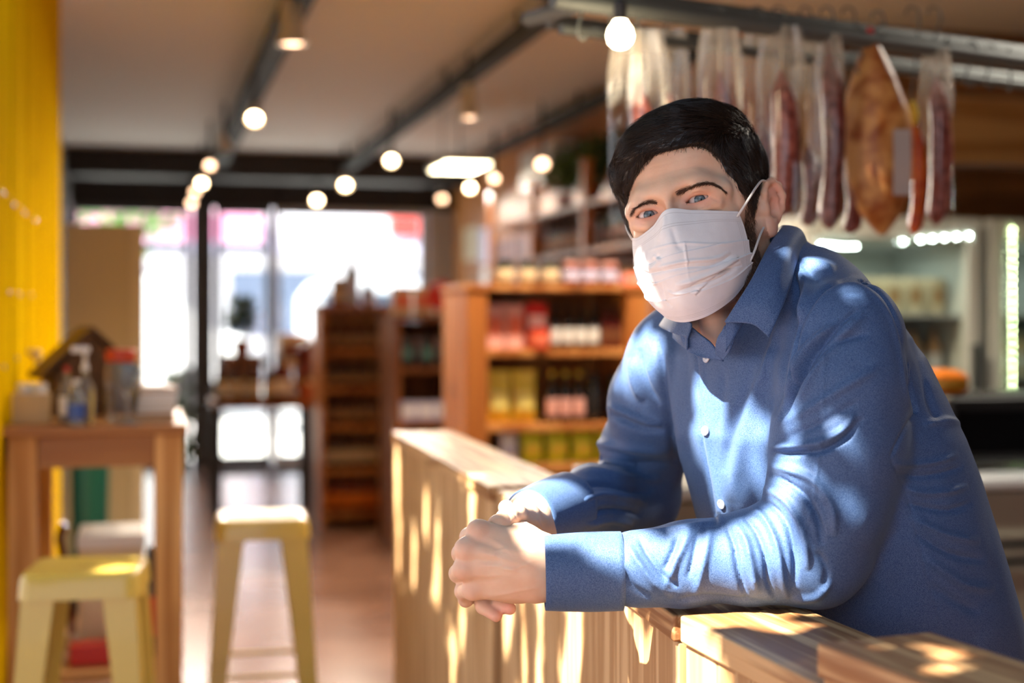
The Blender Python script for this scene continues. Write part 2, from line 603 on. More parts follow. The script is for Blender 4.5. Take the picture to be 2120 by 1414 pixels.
struct('wall_light_block', MB().box((.22, -1.32, 0), (7.0, -1.20, ZC)), mat('light_block_brown', srgb(84, 66, 50), rough=.8))  # unseen wall added behind the camera to block light from the right
# partition behind the fridges, clad in boards
pw = MB()
for i, (z0, z1) in enumerate(((0, 1.70), (1.71, 2.06), (2.07, 2.40), (2.41, ZC))):
    pw.box((XR + .12, 6.2 - (.02 if i == 2 else 0), z0), (6.9, 6.32, z1), mi=1 if i == 2 else 0)
struct('wall_back_right', pw, [wood_mat('brown_boards', srgb(138, 92, 50), srgb(104, 66, 34), stretch=(.08, 1, 1), scale=8, rough=.6, knots=False), M_tan])
struct('wall_far_right', MB().box((6.9, -1.2, 0), (7.0, 6.32, ZC)), mat('dim_wall', srgb(120, 104, 86), rough=.8))

# yellow plank partition on the left
ym = wood_mat('yellow_painted_planks', srgb(248, 208, 12), srgb(232, 184, 4), stretch=(1, 1, .05), scale=7, rough=.9, spec=.05, ior=1.02, knot_col=srgb(150, 104, 16))
yw = MB()
y = 3.48; k = 0
while y < 6.24:
    w_ = (.20, .27, .22, .31)[k % 4]
    yw.box((-.43, y + .007, 0), (-.335 - (.005 if k % 2 else 0), min(y + w_ - .007, 6.25), 2.9))
    y += w_; k += 1
yw.box((-.44, 3.49, 0), (-.36, 6.24, 2.89))
yo = struct('wall_yellow_partition', yw, ym, bevel=.003)
nl = MB()
for px, py in ((6, 400), (28, 424), (50, 441), (72, 455), (18, 606), (40, 610), (64, 612), (8, 760), (34, 742), (58, 728)):
    Yn = -.333 / math.tan(ang(px)); nl.lathe([(.007, 0), (.007, .003), (.002, .004)], c=(-.333, Yn, Z_at(py, -.333, Yn)), n=10, M=Matrix.Rotation(PI / 2, 3, 'Y'))
nl.build('nail_head', mat('steel', srgb(170, 168, 160), rough=.35, metal=1.0), yo)

# shop front at the far end
M_frame = mat('window_frame_grey', srgb(74, 76, 80), rough=.4)
M_wframe = mat('window_frame_white', srgb(210, 214, 222), rough=.4)
struct('wall_back', MB().box((XL, YB, 2.33), (XR, YB + .18, ZC)), M_dark)
struct('trim_2', MB().box((XL, YB - .9, 2.50), (XR, YB - .55, ZC)), M_dark)
def win(name, x0, x1, bars, z1=2.33, fm=M_frame):
    mb = MB()
    mb.box((x0, YB + .02, 0), (x0 + .06, YB + .10, z1)).box((x1 - .06, YB + .02, 0), (x1, YB + .10, z1))
    mb.box((x0 + .06, YB + .02, z1 - .06), (x1 - .06, YB + .10, z1)).box((x0 + .06, YB + .02, 0), (x1 - .06, YB + .10, .08))
    for z in bars: mb.box((x0 + .06, YB + .03, z), (x1 - .06, YB + .09, z + .06))
    o = struct(name, mb, fm)
    p = MB().box((x0 + .06, YB + .055, .08), (x1 - .06, YB + .063, z1 - .06)).build('pane', M_glass, o)
    return o
M_glass = bpy.data.materials.new('clear_glass'); M_glass.use_nodes = True
_nt = M_glass.node_tree; _nt.nodes.clear()
_o = _nt.nodes.new('ShaderNodeOutputMaterial'); _t = _nt.nodes.new('ShaderNodeBsdfTransparent'); _g = _nt.nodes.new('ShaderNodeBsdfGlossy'); _m = _nt.nodes.new('ShaderNodeMixShader')
_t.inputs[0].default_value = (.96, .98, .97, 1); _g.inputs['Roughness'].default_value = .02; _m.inputs[0].default_value = .06
_nt.links.new(_t.outputs[0], _m.inputs[1]); _nt.links.new(_g.outputs[0], _m.inputs[2]); _nt.links.new(_m.outputs[0], _o.inputs[0])
win('window_1', XL, .40, [1.93])
struct('trim_3', MB().box((.42, YB, 0), (.60, YB + .14, 2.33)), M_frame)
win('door_1', .62, 1.12, [1.93, .9])
win('window_2', 1.14, 2.55, [], fm=M_wframe)
struct('trim_4', MB().box((2.56, YB, 0), (XR, YB + .14, 2.33)), M_wframe)

# the street outside
struct('ground_street', MB().box((-14, YB + .2, -.10), (20, 42, -.04)), mat('sunlit_paving', srgb(205, 203, 200), rough=.8))
fac = empty('street_building', (3, 31, -.04), label='pale building across the street with grey windows and a pink sign band', cat='building')
MB().box((-14, 0, 0), (14, 3, 6.2)).build('wall', mat('white_render', srgb(235, 236, 240), rough=.8), fac)
for i in range(7):
    MB().box((-12 + i * 3.6, -.06, 1.0), (-10 + i * 3.6, -.01, 2.4)).build('window', mat('street_window', srgb(120, 135, 160), rough=.1), fac)
MB().box((-5.6, -.5, 3.0), (-.6, -.02, 3.6)).build('sign_band', mat('pink_sign', srgb(225, 150, 178), rough=.6), fac)
MB().box((2.2, -.5, 3.2), (4.2, -.02, 3.9)).build('sign_band', mat('red_sign', srgb(190, 60, 52), rough=.6), fac)
MB().box((-13.9, -1.6, 2.75), (13.9, -.02, 2.95)).build('awning', mat('lilac_awning', srgb(190, 190, 215), rough=.7), fac)

def van(loc, label, body):
    t = empty('parked_van', loc, 0, label, 'van')
    prof = [(-2.3, .35), (-2.3, 1.7), (-2.1, 1.95), (1.1, 1.95), (1.75, 1.25), (2.3, 1.1), (2.35, .35)]
    n = len(prof)
    mb = MB(); mb.add([(x, -.9, z) for x, z in prof] + [(x, .9, z) for x, z in prof],
                      [tuple(range(n))] + [tuple(range(2 * n - 1, n - 1, -1))] + [(i, i + n, (i + 1) % n + n, (i + 1) % n) for i in range(n)])
    mb.build('body', body, t, bevel=.05)
    g = mat('van_glass', srgb(60, 70, 84), rough=.08)
    for a, b in ((-2.1, -.9), (-.7, .5)): MB().box((a, -.915, 1.2), (b, -.9, 1.75)).build('window', g, t)
    for x in (-1.5, 1.5):
        for s in (-1, 1):
            MB().lathe([(.1, -.1), (.34, -.1), (.36, -.06), (.36, .06), (.34, .1), (.1, .1)], c=(x, s * .85, .36), n=24, M=Matrix.Rotation(PI / 2, 3, 'X')).build('wheel', mat('tyre', srgb(30, 30, 32), rough=.7), t, smooth=True)
van((-.9, 20.5, -.04), 'white van parked outside the left shop window', mat('white_paint', srgb(238, 240, 242), rough=.3))
van((4.6, 21.5, -.04), 'silver van parked outside the wide right shop window', mat('silver_paint', srgb(196, 202, 212), rough=.3))
t_ = empty('street_tree', (-.2, 17.2, -.04), label='slim green street tree outside the left shop window', cat='tree')
MB().tube([(0, 0, 0), (.04, 0, 1.2), (0, 0, 2.2)], [.07, .06, .04]).build('trunk', mat('bark', srgb(90, 76, 60), rough=.9), t_, smooth=True)
def leaves_mesh(mb, n, c, r, size, rng_):
    for _ in range(n):
        d = rng_.normal(0, 1, 3); d /= np.linalg.norm(d); p = np.array(c) + d * np.array(r) * rng_.random() ** .4
        a = rng_.normal(0, 1, 3); a /= np.linalg.norm(a); b = np.cross(a, rng_.normal(0, 1, 3)); b /= np.linalg.norm(b)
        L = size * rng_.uniform(.7, 1.3)
        mb.add([p - a * L, p - b * L * .35, p + a * L, p + b * L * .35], [(0, 1, 2, 3)])
lr = np.random.default_rng(11)
mb = MB(); leaves_mesh(mb, 700, (0, 0, 2.9), (.7, .7, .9), .10, lr); mb.build('foliage', mat('street_leaf', srgb(96, 140, 70), rough=.6), t_)

# ------------------------------------------------------------------ ceiling rails, spotlights, lamps
M_rail = mat('rail_grey', srgb(58, 61, 61), rough=.75, spec=.2)
M_spot = mat('spot_housing', srgb(196, 190, 176), rough=.35, metal=.4)
M_warm = mat('warm_lamp', srgb(255, 214, 150), emit=((1, .72, .42, 1), 26))
M_warm2 = mat('dim_warm_lamp', srgb(255, 200, 140), emit=((1, .62, .38, 1), 7))
def rail(x, y0, y1, z, label, w=.09):
    t = empty('lighting_rail', (x, y0, z), label=label, cat='lighting rail', group=None)
    MB().box((-w / 2, 0, -.03), (w / 2, y1 - y0, .03)).build('track', M_rail, t)
    for k in range(int((y1 - y0) / 1.6)):
        MB().box((-.008, .3 + k * 1.6, .03), (.008, .32 + k * 1.6, ZC - z)).build('hanger', M_rail, t)
    return t
rail(.60, 4.4, 12.9, 2.60, 'grey lighting rail nearest the yellow wall, running down the shop', .11)
rail(1.66, 4.4, 12.9, 2.60, 'grey lighting rail down the middle of the ceiling')
rail(2.60, 6.5, 12.9, 2.60, 'grey lighting rail along the right wall of shelves', .07)
def spot(px, py, Y, lit, label, size=1.0, aim=(-.1, -.75, -.65), power=95, group=None):
    """track spotlight: arm, can and lens; lit 1 faces us, 0 is seen from the side, pointing down"""
    x, y, z = PT(px, py, Y)
    t = empty('ceiling_spotlight', (x, y, 2.57), label=label, cat='spotlight', group=group if lit else None)
    d = Vector(aim).normalized()
    M3 = d.to_track_quat('Z', 'Y').to_matrix()
    c = (0, 0, z - 2.57)
    MB().tube([(0, 0, 0), (0, 0, z - 2.57 + .05)], .010).build('arm', M_rail, t, smooth=True)
    r = .034 * size
    MB().lathe([(r * .5, -.10 * size), (r * .75, -.09 * size), (r * .8, -.03), (r * 1.1, .01), (r * 1.15, .02), (r * 1.0, .02), (r * .9, .008)], c=c, n=20, M=M3).build('housing', M_spot, t, smooth=True)
    MB().lathe([(r * .82, .010), (r * .7, .016), (r * .3, .020)], c=c, n=20, M=M3).build('lamp', M_warm if lit == 1 else M_warm2, t, smooth=True)
    if power:
        ld = bpy.data.lights.new('spot_beam', 'SPOT'); ld.energy = power; ld.color = (1, .87, .72); ld.spot_size = 1.7; ld.spot_blend = .6; ld.shadow_soft_size = .04
        lo = bpy.data.objects.new('spot_beam', ld); COL.objects.link(lo); lo.parent = t
        lo.location = Vector(c) + d * .03; lo.rotation_euler = (-d).to_track_quat('Z', 'Y').to_euler()
    return t
spot(605, 82, 5.6, 0, 'bell-shaped spotlight pointing down from the left rail, largest of the spotlights', 1.6, (.05, .05, -1), 40)
spot(527, 242, 7.2, 1, 'lit round spotlight hanging halfway along the left rail', 1.1)
spot(465, 300, 8.4, 0, 'unlit spotlight turned away on the left rail', 1.0, (.2, .8, -.4), 0)
spot(435, 340, 9.2, 2, 'dim spotlight on the left rail just above the cluster of three', .9, power=0)
spot(418, 377, 10.4, 1, 'lit spotlight, upper and brightest of the cluster at the far end of the left rail', .95, power=80)
spot(404, 396, 11.3, 2, 'dim spotlight in the middle of the cluster at the far end of the left rail', .9, power=0)
spot(397, 419, 12.2, 2, 'lowest spotlight of the cluster at the far end of the left rail', 1.0, power=60)
spot(971, 236, 6.6, 0, 'bell-shaped spotlight pointing down from the middle rail', 1.4, (.05, .05, -1), 90)
spot(810, 330, 8.4, 1, 'lit spotlight on the middle rail above the display table', 1.0)
spot(715, 381, 10.2, 1, 'white lit spotlight on the middle rail, second from its far end', 1.15)
spot(656, 413, 11.8, 1, 'lit spotlight at the far end of the middle rail', 1.15)
spot(973, 387, 10.6, 1, 'lit spotlight on the right rail before the wood wall', 1.0)
spot(915, 410, 12.0, 2, 'amber spotlight at the far end of the right rail', 1.1, power=55)
spot(1023, 368, 9.2, 2, 'faint amber spotlight on the right rail', .9, power=0)
spot(1122, 337, 7.9, 2, 'amber spotlight on the right rail beside the white air conditioner', 1.1, power=45)
def fill_fixture(x, y, e, label, col=(1, .82, .6)):  # out-of-view fixture added to brighten the pine shelf and the freezer
    t = empty('added_fill_light', (x, y, ZC), label=label, cat='fill light')
    MB().lathe([(.001, -.001), (.07, -.001), (.075, -.02), (.06, -.05), (.055, -.05), (.052, -.012), (.001, -.011)], n=24).build('housing', M_spot, t, smooth=True)
    MB().lathe([(.001, -.014), (.050, -.014), (.050, -.018), (.001, -.020)], n=24).build('lamp', M_warm, t, smooth=True)
    ld = bpy.data.lights.new('fill_beam', 'SPOT'); ld.energy = e; ld.color = col; ld.spot_size = 2.5; ld.spot_blend = .6; ld.shadow_soft_size = .06
    lo = bpy.data.objects.new('fill_beam', ld); COL.objects.link(lo); lo.parent = t; lo.location = (0, 0, -.06)
fill_fixture(1.35, 4.85, 110, 'unseen fill light added above the left end of the pine shelf')
fill_fixture(1.95, 4.85, 120, 'unseen fill light added above the right end of the pine shelf')
fill_fixture(2.9, 2.9, 150, 'unseen fill light added above the freezer', (1, .92, .8))
t_ = empty('ceiling_panel_light', PT(952, 340, 9.6), label='bright rectangular light panel under the ceiling', cat='light')
MB().box((-.17, -.3, -.02), (.17, .3, .03)).build('frame', M_spot, t_)
MB().box((-.15, -.28, -.026), (.15, .28, -.0205)).build('diffuser', mat('panel_glow', srgb(255, 240, 190), emit=((1, .86, .55, 1), 14)), t_)
MB().tube([(0, 0, .03), (0, 0, ZC - PT(952, 340, 9.6)[2])], .006).build('hanger', M_rail, t_)
bp_ = PT(1284, 74, 2.33)
t_ = empty('bulb_lamp', bp_, label='large glowing globe bulb above the sausage bags', cat='light bulb')
MB().lathe([(.001, -.023), (.012, -.020), (.020, -.012), (.023, 0), (.020, .012), (.013, .022), (.010, .028)], n=24).build('globe', mat('bulb_glow', srgb(255, 235, 190), emit=((1, .80, .50, 1), 20)), t_, smooth=True)
MB().lathe([(.011, .026), (.012, .055), (.005, .062)], n=16).build('socket', M_dark, t_, smooth=True)
MB().tube([(0, 0, .08), (0, 0, ZC - bp_[2])], .004).build('cord', M_dark, t_)
ld = bpy.data.lights.new('bulb_light', 'POINT'); ld.energy = 1.2; ld.color = (1, .8, .55); ld.shadow_soft_size = .05
lo = bpy.data.objects.new('bulb_light', ld); COL.objects.link(lo); lo.parent = t_; lo.location = (0, 0, -.04)

# ------------------------------------------------------------------ the plank counter the man leans on
M_plank = wood_mat('counter_planks', srgb(218, 182, 134), srgb(182, 140, 94), stretch=(1, 1, .05), scale=30, rough=.5)
M_top = wood_mat('counter_top_boards', srgb(212, 172, 122), srgb(150, 102, 62), stretch=(1, .04, 1), scale=44, rough=.45, knots=False)
def counter(name, corner, yaw, length, width, ztop, label, nplank, zbot=0.0, far_end=True):
    """corner: camera-frame ground point of the far left top corner; runs towards the camera by length"""
    w_ = rot_frame((corner[0], corner[1], 0))
    t = empty(name, (w_[0], w_[1], 0), -PSI + yaw, label, 'counter')
    zt = ztop + EYE
    th = .028
    # boards of the top, grain lengthwise
    nb_ = 3 if width > .13 else 2
    tb = MB()
    bw = width / nb_
    for i in range(nb_):
        tb.box((-.006 + i * bw + (.0008 if i else 0), -length, zt - th), (i * bw + bw - .0008 + (.006 if i == nb_ - 1 else 0), 0, zt))
    tb.build('top_board', M_top, t, bevel=.003)
    step = length / nplank
    for i in range(nplank):
        MB().box((0, -length + i * step + .0012, zbot), (.020, -length + (i + 1) * step - .0012, zt - th - .0005)).build('plank', M_plank, t, bevel=.0022)
    back = MB()
    back.box((width - .020, -length + .01, zbot), (width, -.01, zt - th - .0005))
    back.build('back_panel', M_plank, t, bevel=.002)
    for yy in (-length, -.02): MB().box((.0205, yy + .0005, zbot), (width - .0205, yy + .0195, zt - th - .0005)).build('end_panel', M_plank, t, bevel=.002)
    return t
ctA = math.atan2(.285, 1.28)
counter('plank_counter', (-.322, 3.87), ctA * 1.0, 1.310, .155, -.300, 'far section of the pine plank counter, beyond the clasped hands', 14)
ctB = math.atan2(.195, 1.11)
counter('plank_counter', (-.020, 2.555), ctB, 1.108, .140, -.3025, 'middle section of the pine plank counter, under his forearms', 12)
ctC = math.radians(16.5)
counter('plank_counter', (.176, 1.446), ctC, .30, .128, -.2985, 'pine counter section beside his near elbow, with a thick overhanging striped top', 4)
ctD = math.radians(21)
counter('plank_counter', (.250, 1.145), ctD, .60, .100, -.258, 'nearest wooden counter section in the bottom right corner, blurred', 6)

# ------------------------------------------------------------------ bar stools
M_yel = mat('yellow_enamel', srgb(214, 184, 84), rough=.3, spec=.6, coat=.3)
def rrect(w, r, n=5):
    pts = []
    for cx, cy, a0 in ((w-r, w-r, 0), (-w+r, w-r, PI/2), (-w+r, -w+r, PI), (w-r, -w+r, 1.5*PI)):
        for i in range(n + 1):
            a = a0 + i / n * PI / 2; pts.append((cx + r * math.cos(a), cy + r * math.sin(a)))
    return pts
def stool(loc, rz, label):
    t = empty('bar_stool', loc, rz, label, 'stool')
    H = .76; rings = [(.118, H-.003, .030), (.138, H, .034), (.146, H - .004, .036), (.151, H - .014, .038), (.155, H - .055, .038), (.151, H - .056, .036), (.146, H - .018, .034), (.120, H - .012, .030)]
    vs = []; n = 24
    for w, z, r in rings: vs += [(x, y, z) for x, y in rrect(w, r)]
    fs = [(i*n+k, i*n+(k+1) % n, (i+1)*n+(k+1) % n, (i+1)*n+k) for i in range(len(rings) - 1) for k in range(n)]
    hole = [(.030 * math.cos(2*PI*(k-.0)/n + .0), .012 * math.sin(2*PI*k/n)) for k in range(n)]
    # recessed seat pan with the hand slot
    base = len(vs)
    vs += [(x * .5, y * .5, H - .006) for x, y in rrect(.118, .03)]
    rings = rings
    ang0 = [math.atan2(y, x) for x, y in rrect(.118, .03)]
    vs += [(.034 * math.cos(a), .013 * math.sin(a), H - .006) for a in ang0]
    vs += [(.032 * math.cos(a), .011 * math.sin(a), H - .020) for a in ang0]
    fs += [(k, base+k, base+(k+1) % n, (k+1) % n) for k in range(n)]
    fs += [(base+k, base+n+k, base+n+(k+1) % n, base+(k+1) % n) for k in range(n)]
    fs += [(base+n+k, base+2*n+k, base+2*n+(k+1) % n, base+n+(k+1) % n) for k in range(n)]
    mb = MB().add(vs, fs); mb.build('seat', M_yel, t, smooth=True)
    t.scale = (.83, .83, 1)
    def corner(z):
        s = .143 + (.200 - .143) * (1 - z / (H - .03)); return s
    for sx in (-1, 1):
        for sy in (-1, 1):
            lm = MB()
            # folded sheet: two tapering flanges meeting at the corner
            for fl in (0, 1):
                zt, zb = H - .05, .012
                a, b = corner(zt), corner(zb); wt, wb = .085, .036
                def P(s, inn, z, dep):
                    return ((s - inn) * sx, (s - dep) * sy, z) if fl == 0 else ((s - dep) * sx, (s - inn) * sy, z)
                bot = [P(b, 0, zb, 0), P(b, wb, zb, 0), P(b, wb, zb, .004), P(b, 0, zb, .004)]
                top = [P(a, 0, zt, 0), P(a, wt, zt, 0), P(a, wt, zt, .004), P(a, 0, zt, .004)]
                lm.hexa(bot, top)
            lg = lm.build('leg', M_yel, t, bevel=.0015)
            MB().box((min(b*sx, (b-.036)*sx), min(b*sy, (b-.036)*sy), 0), (max(b*sx, (b-.036)*sx), max(b*sy, (b-.036)*sy), .012)).build('foot', mat('rubber', srgb(40, 40, 40), rough=.8), lg)
    for z in (.24, .34):
        c = corner(z) - .004
        pts = [(c, -c), (c, c)] if z < .3 else [(c, c), (-c, c)]
        for s in (-1, 1):
            p, q = pts
            MB().tube([(p[0]*s, p[1]*s, z), (q[0]*s, q[1]*s, z)], .006).build('brace', M_yel, t, smooth=True)
    return t
stool((rot_frame((-.945, 3.16, 0))[0], rot_frame((-.945, 3.16, 0))[1], 0), math.radians(-6), 'yellow metal bar stool on the left, in front of the wooden high table')
_p = rot_frame((-.700, 3.98, 0)); stool((_p[0], _p[1], 0), math.radians(-3), 'yellow metal bar stool standing alone between the high table and the counter')

# ------------------------------------------------------------------ high table by the yellow wall
M_tbl = wood_mat('table_pine', srgb(226, 172, 108), srgb(190, 132, 72), stretch=(1, 1, .06), scale=14, rough=.5, knots=False)
M_tbh = wood_mat('table_pine_flat', srgb(196, 146, 92), srgb(160, 104, 56), stretch=(.06, 1, 1), scale=14, rough=.4, knots=False)
TX0, TX1, TY0, TY1, TZ = -.325, .095, 3.69, 4.38, 1.040
t_ = empty('high_table', ((TX0+TX1)/2, (TY0+TY1)/2, 0), label='pine high table against the yellow wall', cat='table')
hw, hd = (TX1-TX0)/2, (TY1-TY0)/2
MB().box((-hw - .012, -hd - .012, TZ - .025), (hw + .012, hd + .012, TZ - .0012)).build('table_top', M_tbh, t_, bevel=.004)
for sx in (-1, 1):
    for sy in (-1, 1):
        MB().box((sx*hw if sx < 0 else hw - .068, sy*hd if sy < 0 else hd - .068, 0), (-hw + .068 if sx < 0 else hw, -hd + .068 if sy < 0 else hd, TZ - .025)).build('leg', M_tbl, t_, bevel=.003)
for y in (-hd + .01, hd - .034): MB().box((-hw + .07, y, TZ - .105), (hw - .07, y + .024, TZ - .026)).build('apron', M_tbh, t_, bevel=.002)
for x in (-hw + .01, hw - .034): MB().box((x, -hd + .07, TZ - .105), (x + .024, hd - .07, TZ - .026)).build('apron', M_tbh, t_, bevel=.002)
MB().box((-hw + .01, -hd + .01, .40), (hw - .01, hd - .01, .4238)).build('lower_shelf', M_tbh, t_, bevel=.003)
# ================================================================== the man at the counter
BASE = np.array([0.66, 1.98, -EYE])
_b = rot_frame(BASE)
man = empty('person', _b, -PSI, 'man in blue shirt and white face mask, forearms on the counter, hands clasped', 'person')

def skin_material():
    m = bpy.data.materials.new('skin'); m.use_nodes = True
    nt = m.node_tree; b = nt.nodes['Principled BSDF']
    tc = nt.nodes.new('ShaderNodeTexCoord')
    n = nt.nodes.new('ShaderNodeTexNoise'); n.inputs['Scale'].default_value = 28; n.inputs['Detail'].default_value = 5
    r = nt.nodes.new('ShaderNodeValToRGB')
    r.color_ramp.elements[0].position = 0.35; r.color_ramp.elements[0].color = srgb(228, 188, 158)
    r.color_ramp.elements[1].position = 0.7; r.color_ramp.elements[1].color = srgb(238, 207, 180)
    nt.links.new(tc.outputs['Object'], n.inputs['Vector']); nt.links.new(n.outputs['Fac'], r.inputs[0])
    # the flush of the skin is kept per vertex (ears, knuckles, lids are redder)
    at = nt.nodes.new('ShaderNodeAttribute'); at.attribute_name = 'flush'
    mx = nt.nodes.new('ShaderNodeMix'); mx.data_type = 'RGBA'; mx.blend_type = 'MULTIPLY'
    mx.inputs['Factor'].default_value = 1.0
    nt.links.new(r.outputs[0], mx.inputs['A']); nt.links.new(at.outputs['Color'], mx.inputs['B'])
    nt.links.new(mx.outputs['Result'], b.inputs['Base Color'])
    b.inputs['Roughness'].default_value = 0.48
    b.inputs['Specular IOR Level'].default_value = 0.4
    b.inputs['Subsurface Weight'].default_value = 0.35
    b.inputs['Subsurface Scale'].default_value = 0.004
    b.inputs['Subsurface Radius'].default_value = (1.0, 0.4, 0.25)
    v = nt.nodes.new('ShaderNodeTexNoise'); v.inputs['Scale'].default_value = 520; v.inputs['Detail'].default_value = 2
    bp = nt.nodes.new('ShaderNodeBump'); bp.inputs['Strength'].default_value = 0.12; bp.inputs['Distance'].default_value = 0.001
    nt.links.new(tc.outputs['Object'], v.inputs['Vector']); nt.links.new(v.outputs['Fac'], bp.inputs['Height'])
    nt.links.new(bp.outputs[0], b.inputs['Normal'])
    return m
M_skin = skin_material()

# ---- head frame (x = his left, -y = where the face looks, z = up), fitted to eyes, ear and chin
YAW, PIT, ROL = math.radians(-23.05), math.radians(0.08), math.radians(-12.02)
HC = np.array([0.20945538, 1.62014648, 0.12225204])
def _hrot():
    cy, sy = math.cos(YAW), math.sin(YAW); cp, sp = math.cos(PIT), math.sin(PIT); cr, sr = math.cos(ROL), math.sin(ROL)
    return np.array([[cy,-sy,0],[sy,cy,0],[0,0,1]]) @ np.array([[1,0,0],[0,cp,-sp],[0,sp,cp]]) @ np.array([[cr,0,sr],[0,1,0],[-sr,0,cr]])
HR = _hrot()
def h2c(p): return np.asarray(p) @ HR.T + HC
def c2h(p): return (np.asarray(p) - HC) @ HR
def ray_h(px, py):
    """eye ray through a pixel in the head frame"""
    o = c2h(np.zeros(3)); d = np.array([(px - HX) / F, 1.0, (HY - py) / F]) @ HR
    return o, d / np.linalg.norm(d)
def on_plane(px, py, axis, val):
    o, d = ray_h(px, py); t = (val - o[axis]) / d[axis]; return o + d * t

eyeL = on_plane(1449, 414, 1, -0.0765)
eyeR = on_plane(1344, 446, 1, -0.0765)

head = Sdf()
head.ell((0, .026, .040), (.0745, .098, .078), k=.01)
head.ell((0, -.026, .040), (.061, .066, .055), k=.025)                # forehead
head.ell((0, -.028, -.015), (.0555, .057, .060), k=.03)               # mid face
for s in (-1, 1):
    head.ell((s*.040, -.054, -.026), (.020, .022, .018), k=.022)     # cheekbones
    head.ell((s*.060, -.016, .012), (.009, .03, .03), k=.02)          # temples
    head.path([(s*.057, .004, -.055), (s*.042, -.035, -.083), (s*.014, -.072, -.099)], [.013, .012, .013], k=.03)
head.ell((0, -.042, -.075), (.040, .050, .033), k=.03)
head.cone((-.008, -.082, -.099), (.008, -.082, -.099), .013, .013, k=.02)   # chin
head.ell((0, -.078, -.065), (.030, .030, .028), k=.03)               # mouth area
head.path([(-.052, -.068, .010), (-.030, -.083, .0155), (0, -.0865, .016), (.030, -.083, .0155), (.052, -.068, .010)], [.008, .0105, .011, .0105, .008], k=.018)
head.path([(0, -.089, .012), (0, -.096, -.004), (0, -.107, -.024), (0, -.116, -.040)], [.009, .0065, .008, .0115], k=.012)
for s in (-1, 1):
    head.ell((s*.012, -.103, -.043), (.0085, .011, .008), k=.008)
    head.ell((s*.0145, -.095, -.008), (.006, .009, .008), k=.012, op='s')
    head.ell((s*.016, -.0835, .013), (.012, .008, .009), k=.014)  # nose root sides
for e in (eyeL, eyeR):
    sx = 1 if e[0] > 0 else -1
    head.ell((e[0] - sx*.001, -.098, e[2] + .001), (.021, .014, .0125), k=.012, op='s')
    head.ell((e[0], e[1] + .0004, e[2] + .0004), (.0148, .0142, .0138), k=.006)
    head.path([(e[0] - sx*.016, -.079, e[2] - .002), (e[0] + sx*.004, -.090, e[2] + .011), (e[0] + sx*.021, -.076, e[2] + .004)], [.004, .0050, .004], k=.008)
    head.path([(e[0] - sx*.016, -.083, e[2] - .009), (e[0], -.0865, e[2] - .0125), (e[0] + sx*.018, -.077, e[2] - .008)], [.004, .0040, .004], k=.010)
    def lens(X, Y, Z, e=e, sx=sx):
        # almond opening between the lids, cut a little way into the lid shell
        x = (X - e[0]) * sx; z = Z - e[2] - 0.03 * x
        up = 0.0036 * (1 - np.clip(np.abs((x + .0005) / .0140), 0, 1.4) ** 2.2)
        dn = -0.0030 * (1 - np.clip(np.abs((x + .0005) / .0140), 0, 1.4) ** 1.9)
        d = np.maximum(z - up, dn - z)
        return np.maximum(np.maximum(d, Y + 0.072), -(Y + 0.13)) + 0 * (X + Y + Z)
    head.fn(lens, (e[0] - .02, -.13, e[2] - .01), (e[0] + .02, -.07, e[2] + .01), k=.0012, op='s')
# neck
head.cone((0, .030, -.05), (.004, .070, -.19), .052, .047, k=.03)
head.path([(.055, .02, -.05), (.026, .012, -.160)], [.014, .011], k=.02)
head.path([(-.055, .02, -.05), (-.018, .012, -.160)], [.014, .011], k=.02)
head.ell((0, -.018, -.135), (.014, .014, .02), k=.03)
# ears (the far one is held flat by the loop)
for s in (-.86, 1):
    head.ell((s*.0795, .0155, -.0080), (.0042, .0170, .0262), rot=(0, 0, -s*.42), k=.004)
    head.cone((s*.068, .008, -.010), (s*.076, .010, -.012), .013, .010, k=.008)
    head.cone((s*.062, .008, -.034), (s*.076, .008, -.032), .012, .008, k=.010)
    head.path([(s*.0790, .0020, -.008), (s*.0812, .0010, .004), (s*.0840, .0065, .0145), (s*.0885, .0165, .0175), (s*.0930, .0265, .0120), (s*.0948, .0305, .000), (s*.0915, .0285, -.014), (s*.0850, .0205, -.027)],
              [.0032, .0037, .0040, .0042, .0042, .0040, .0036, .0038], k=.0025)
    head.ell((s*.0785, .0095, -.0345), (.0052, .0090, .0100), rot=(0, 0, -s*.3), k=.007)
    head.ell((s*.0850, .0125, -.0120), (.0085, .0080, .0120), k=.003, op='s')
    head.ell((s*.0880, .0170, .0065), (.0050, .0052, .0085), rot=(s*.2, 0, 0), k=.003, op='s')
    head.path([(s*.0855, .0185, .008), (s*.0880, .0215, -.003), (s*.0870, .0205, -.014), (s*.0830, .0140, -.0255)], [.0022, .0026, .0026, .0030], k=.004)
    for hp_ in ((.0850, .0165, .0160), (.0893, .0255, .0110), (.0908, .0290, .000), (.0885, .0270, -.012), (.0800, .0030, .006)):
        head.cone((s*.0785, .0130, -.006), (s*hp_[0], hp_[1], hp_[2]), .0055, .0026, k=.004)
    head.ell((s*.0885, .0135, -.0125), (.0085, .0075, .0115), k=.003, op='s')
    head.ell((s*.0790, .0008, -.0145), (.0042, .0036, .0058), k=.005)

hv, hf = head.mesh((-.105, -.135, -.180), (.105, .135, .125), .00165)
hv = relax(hv, hf, 2, .4)
hv = h2c(hv)
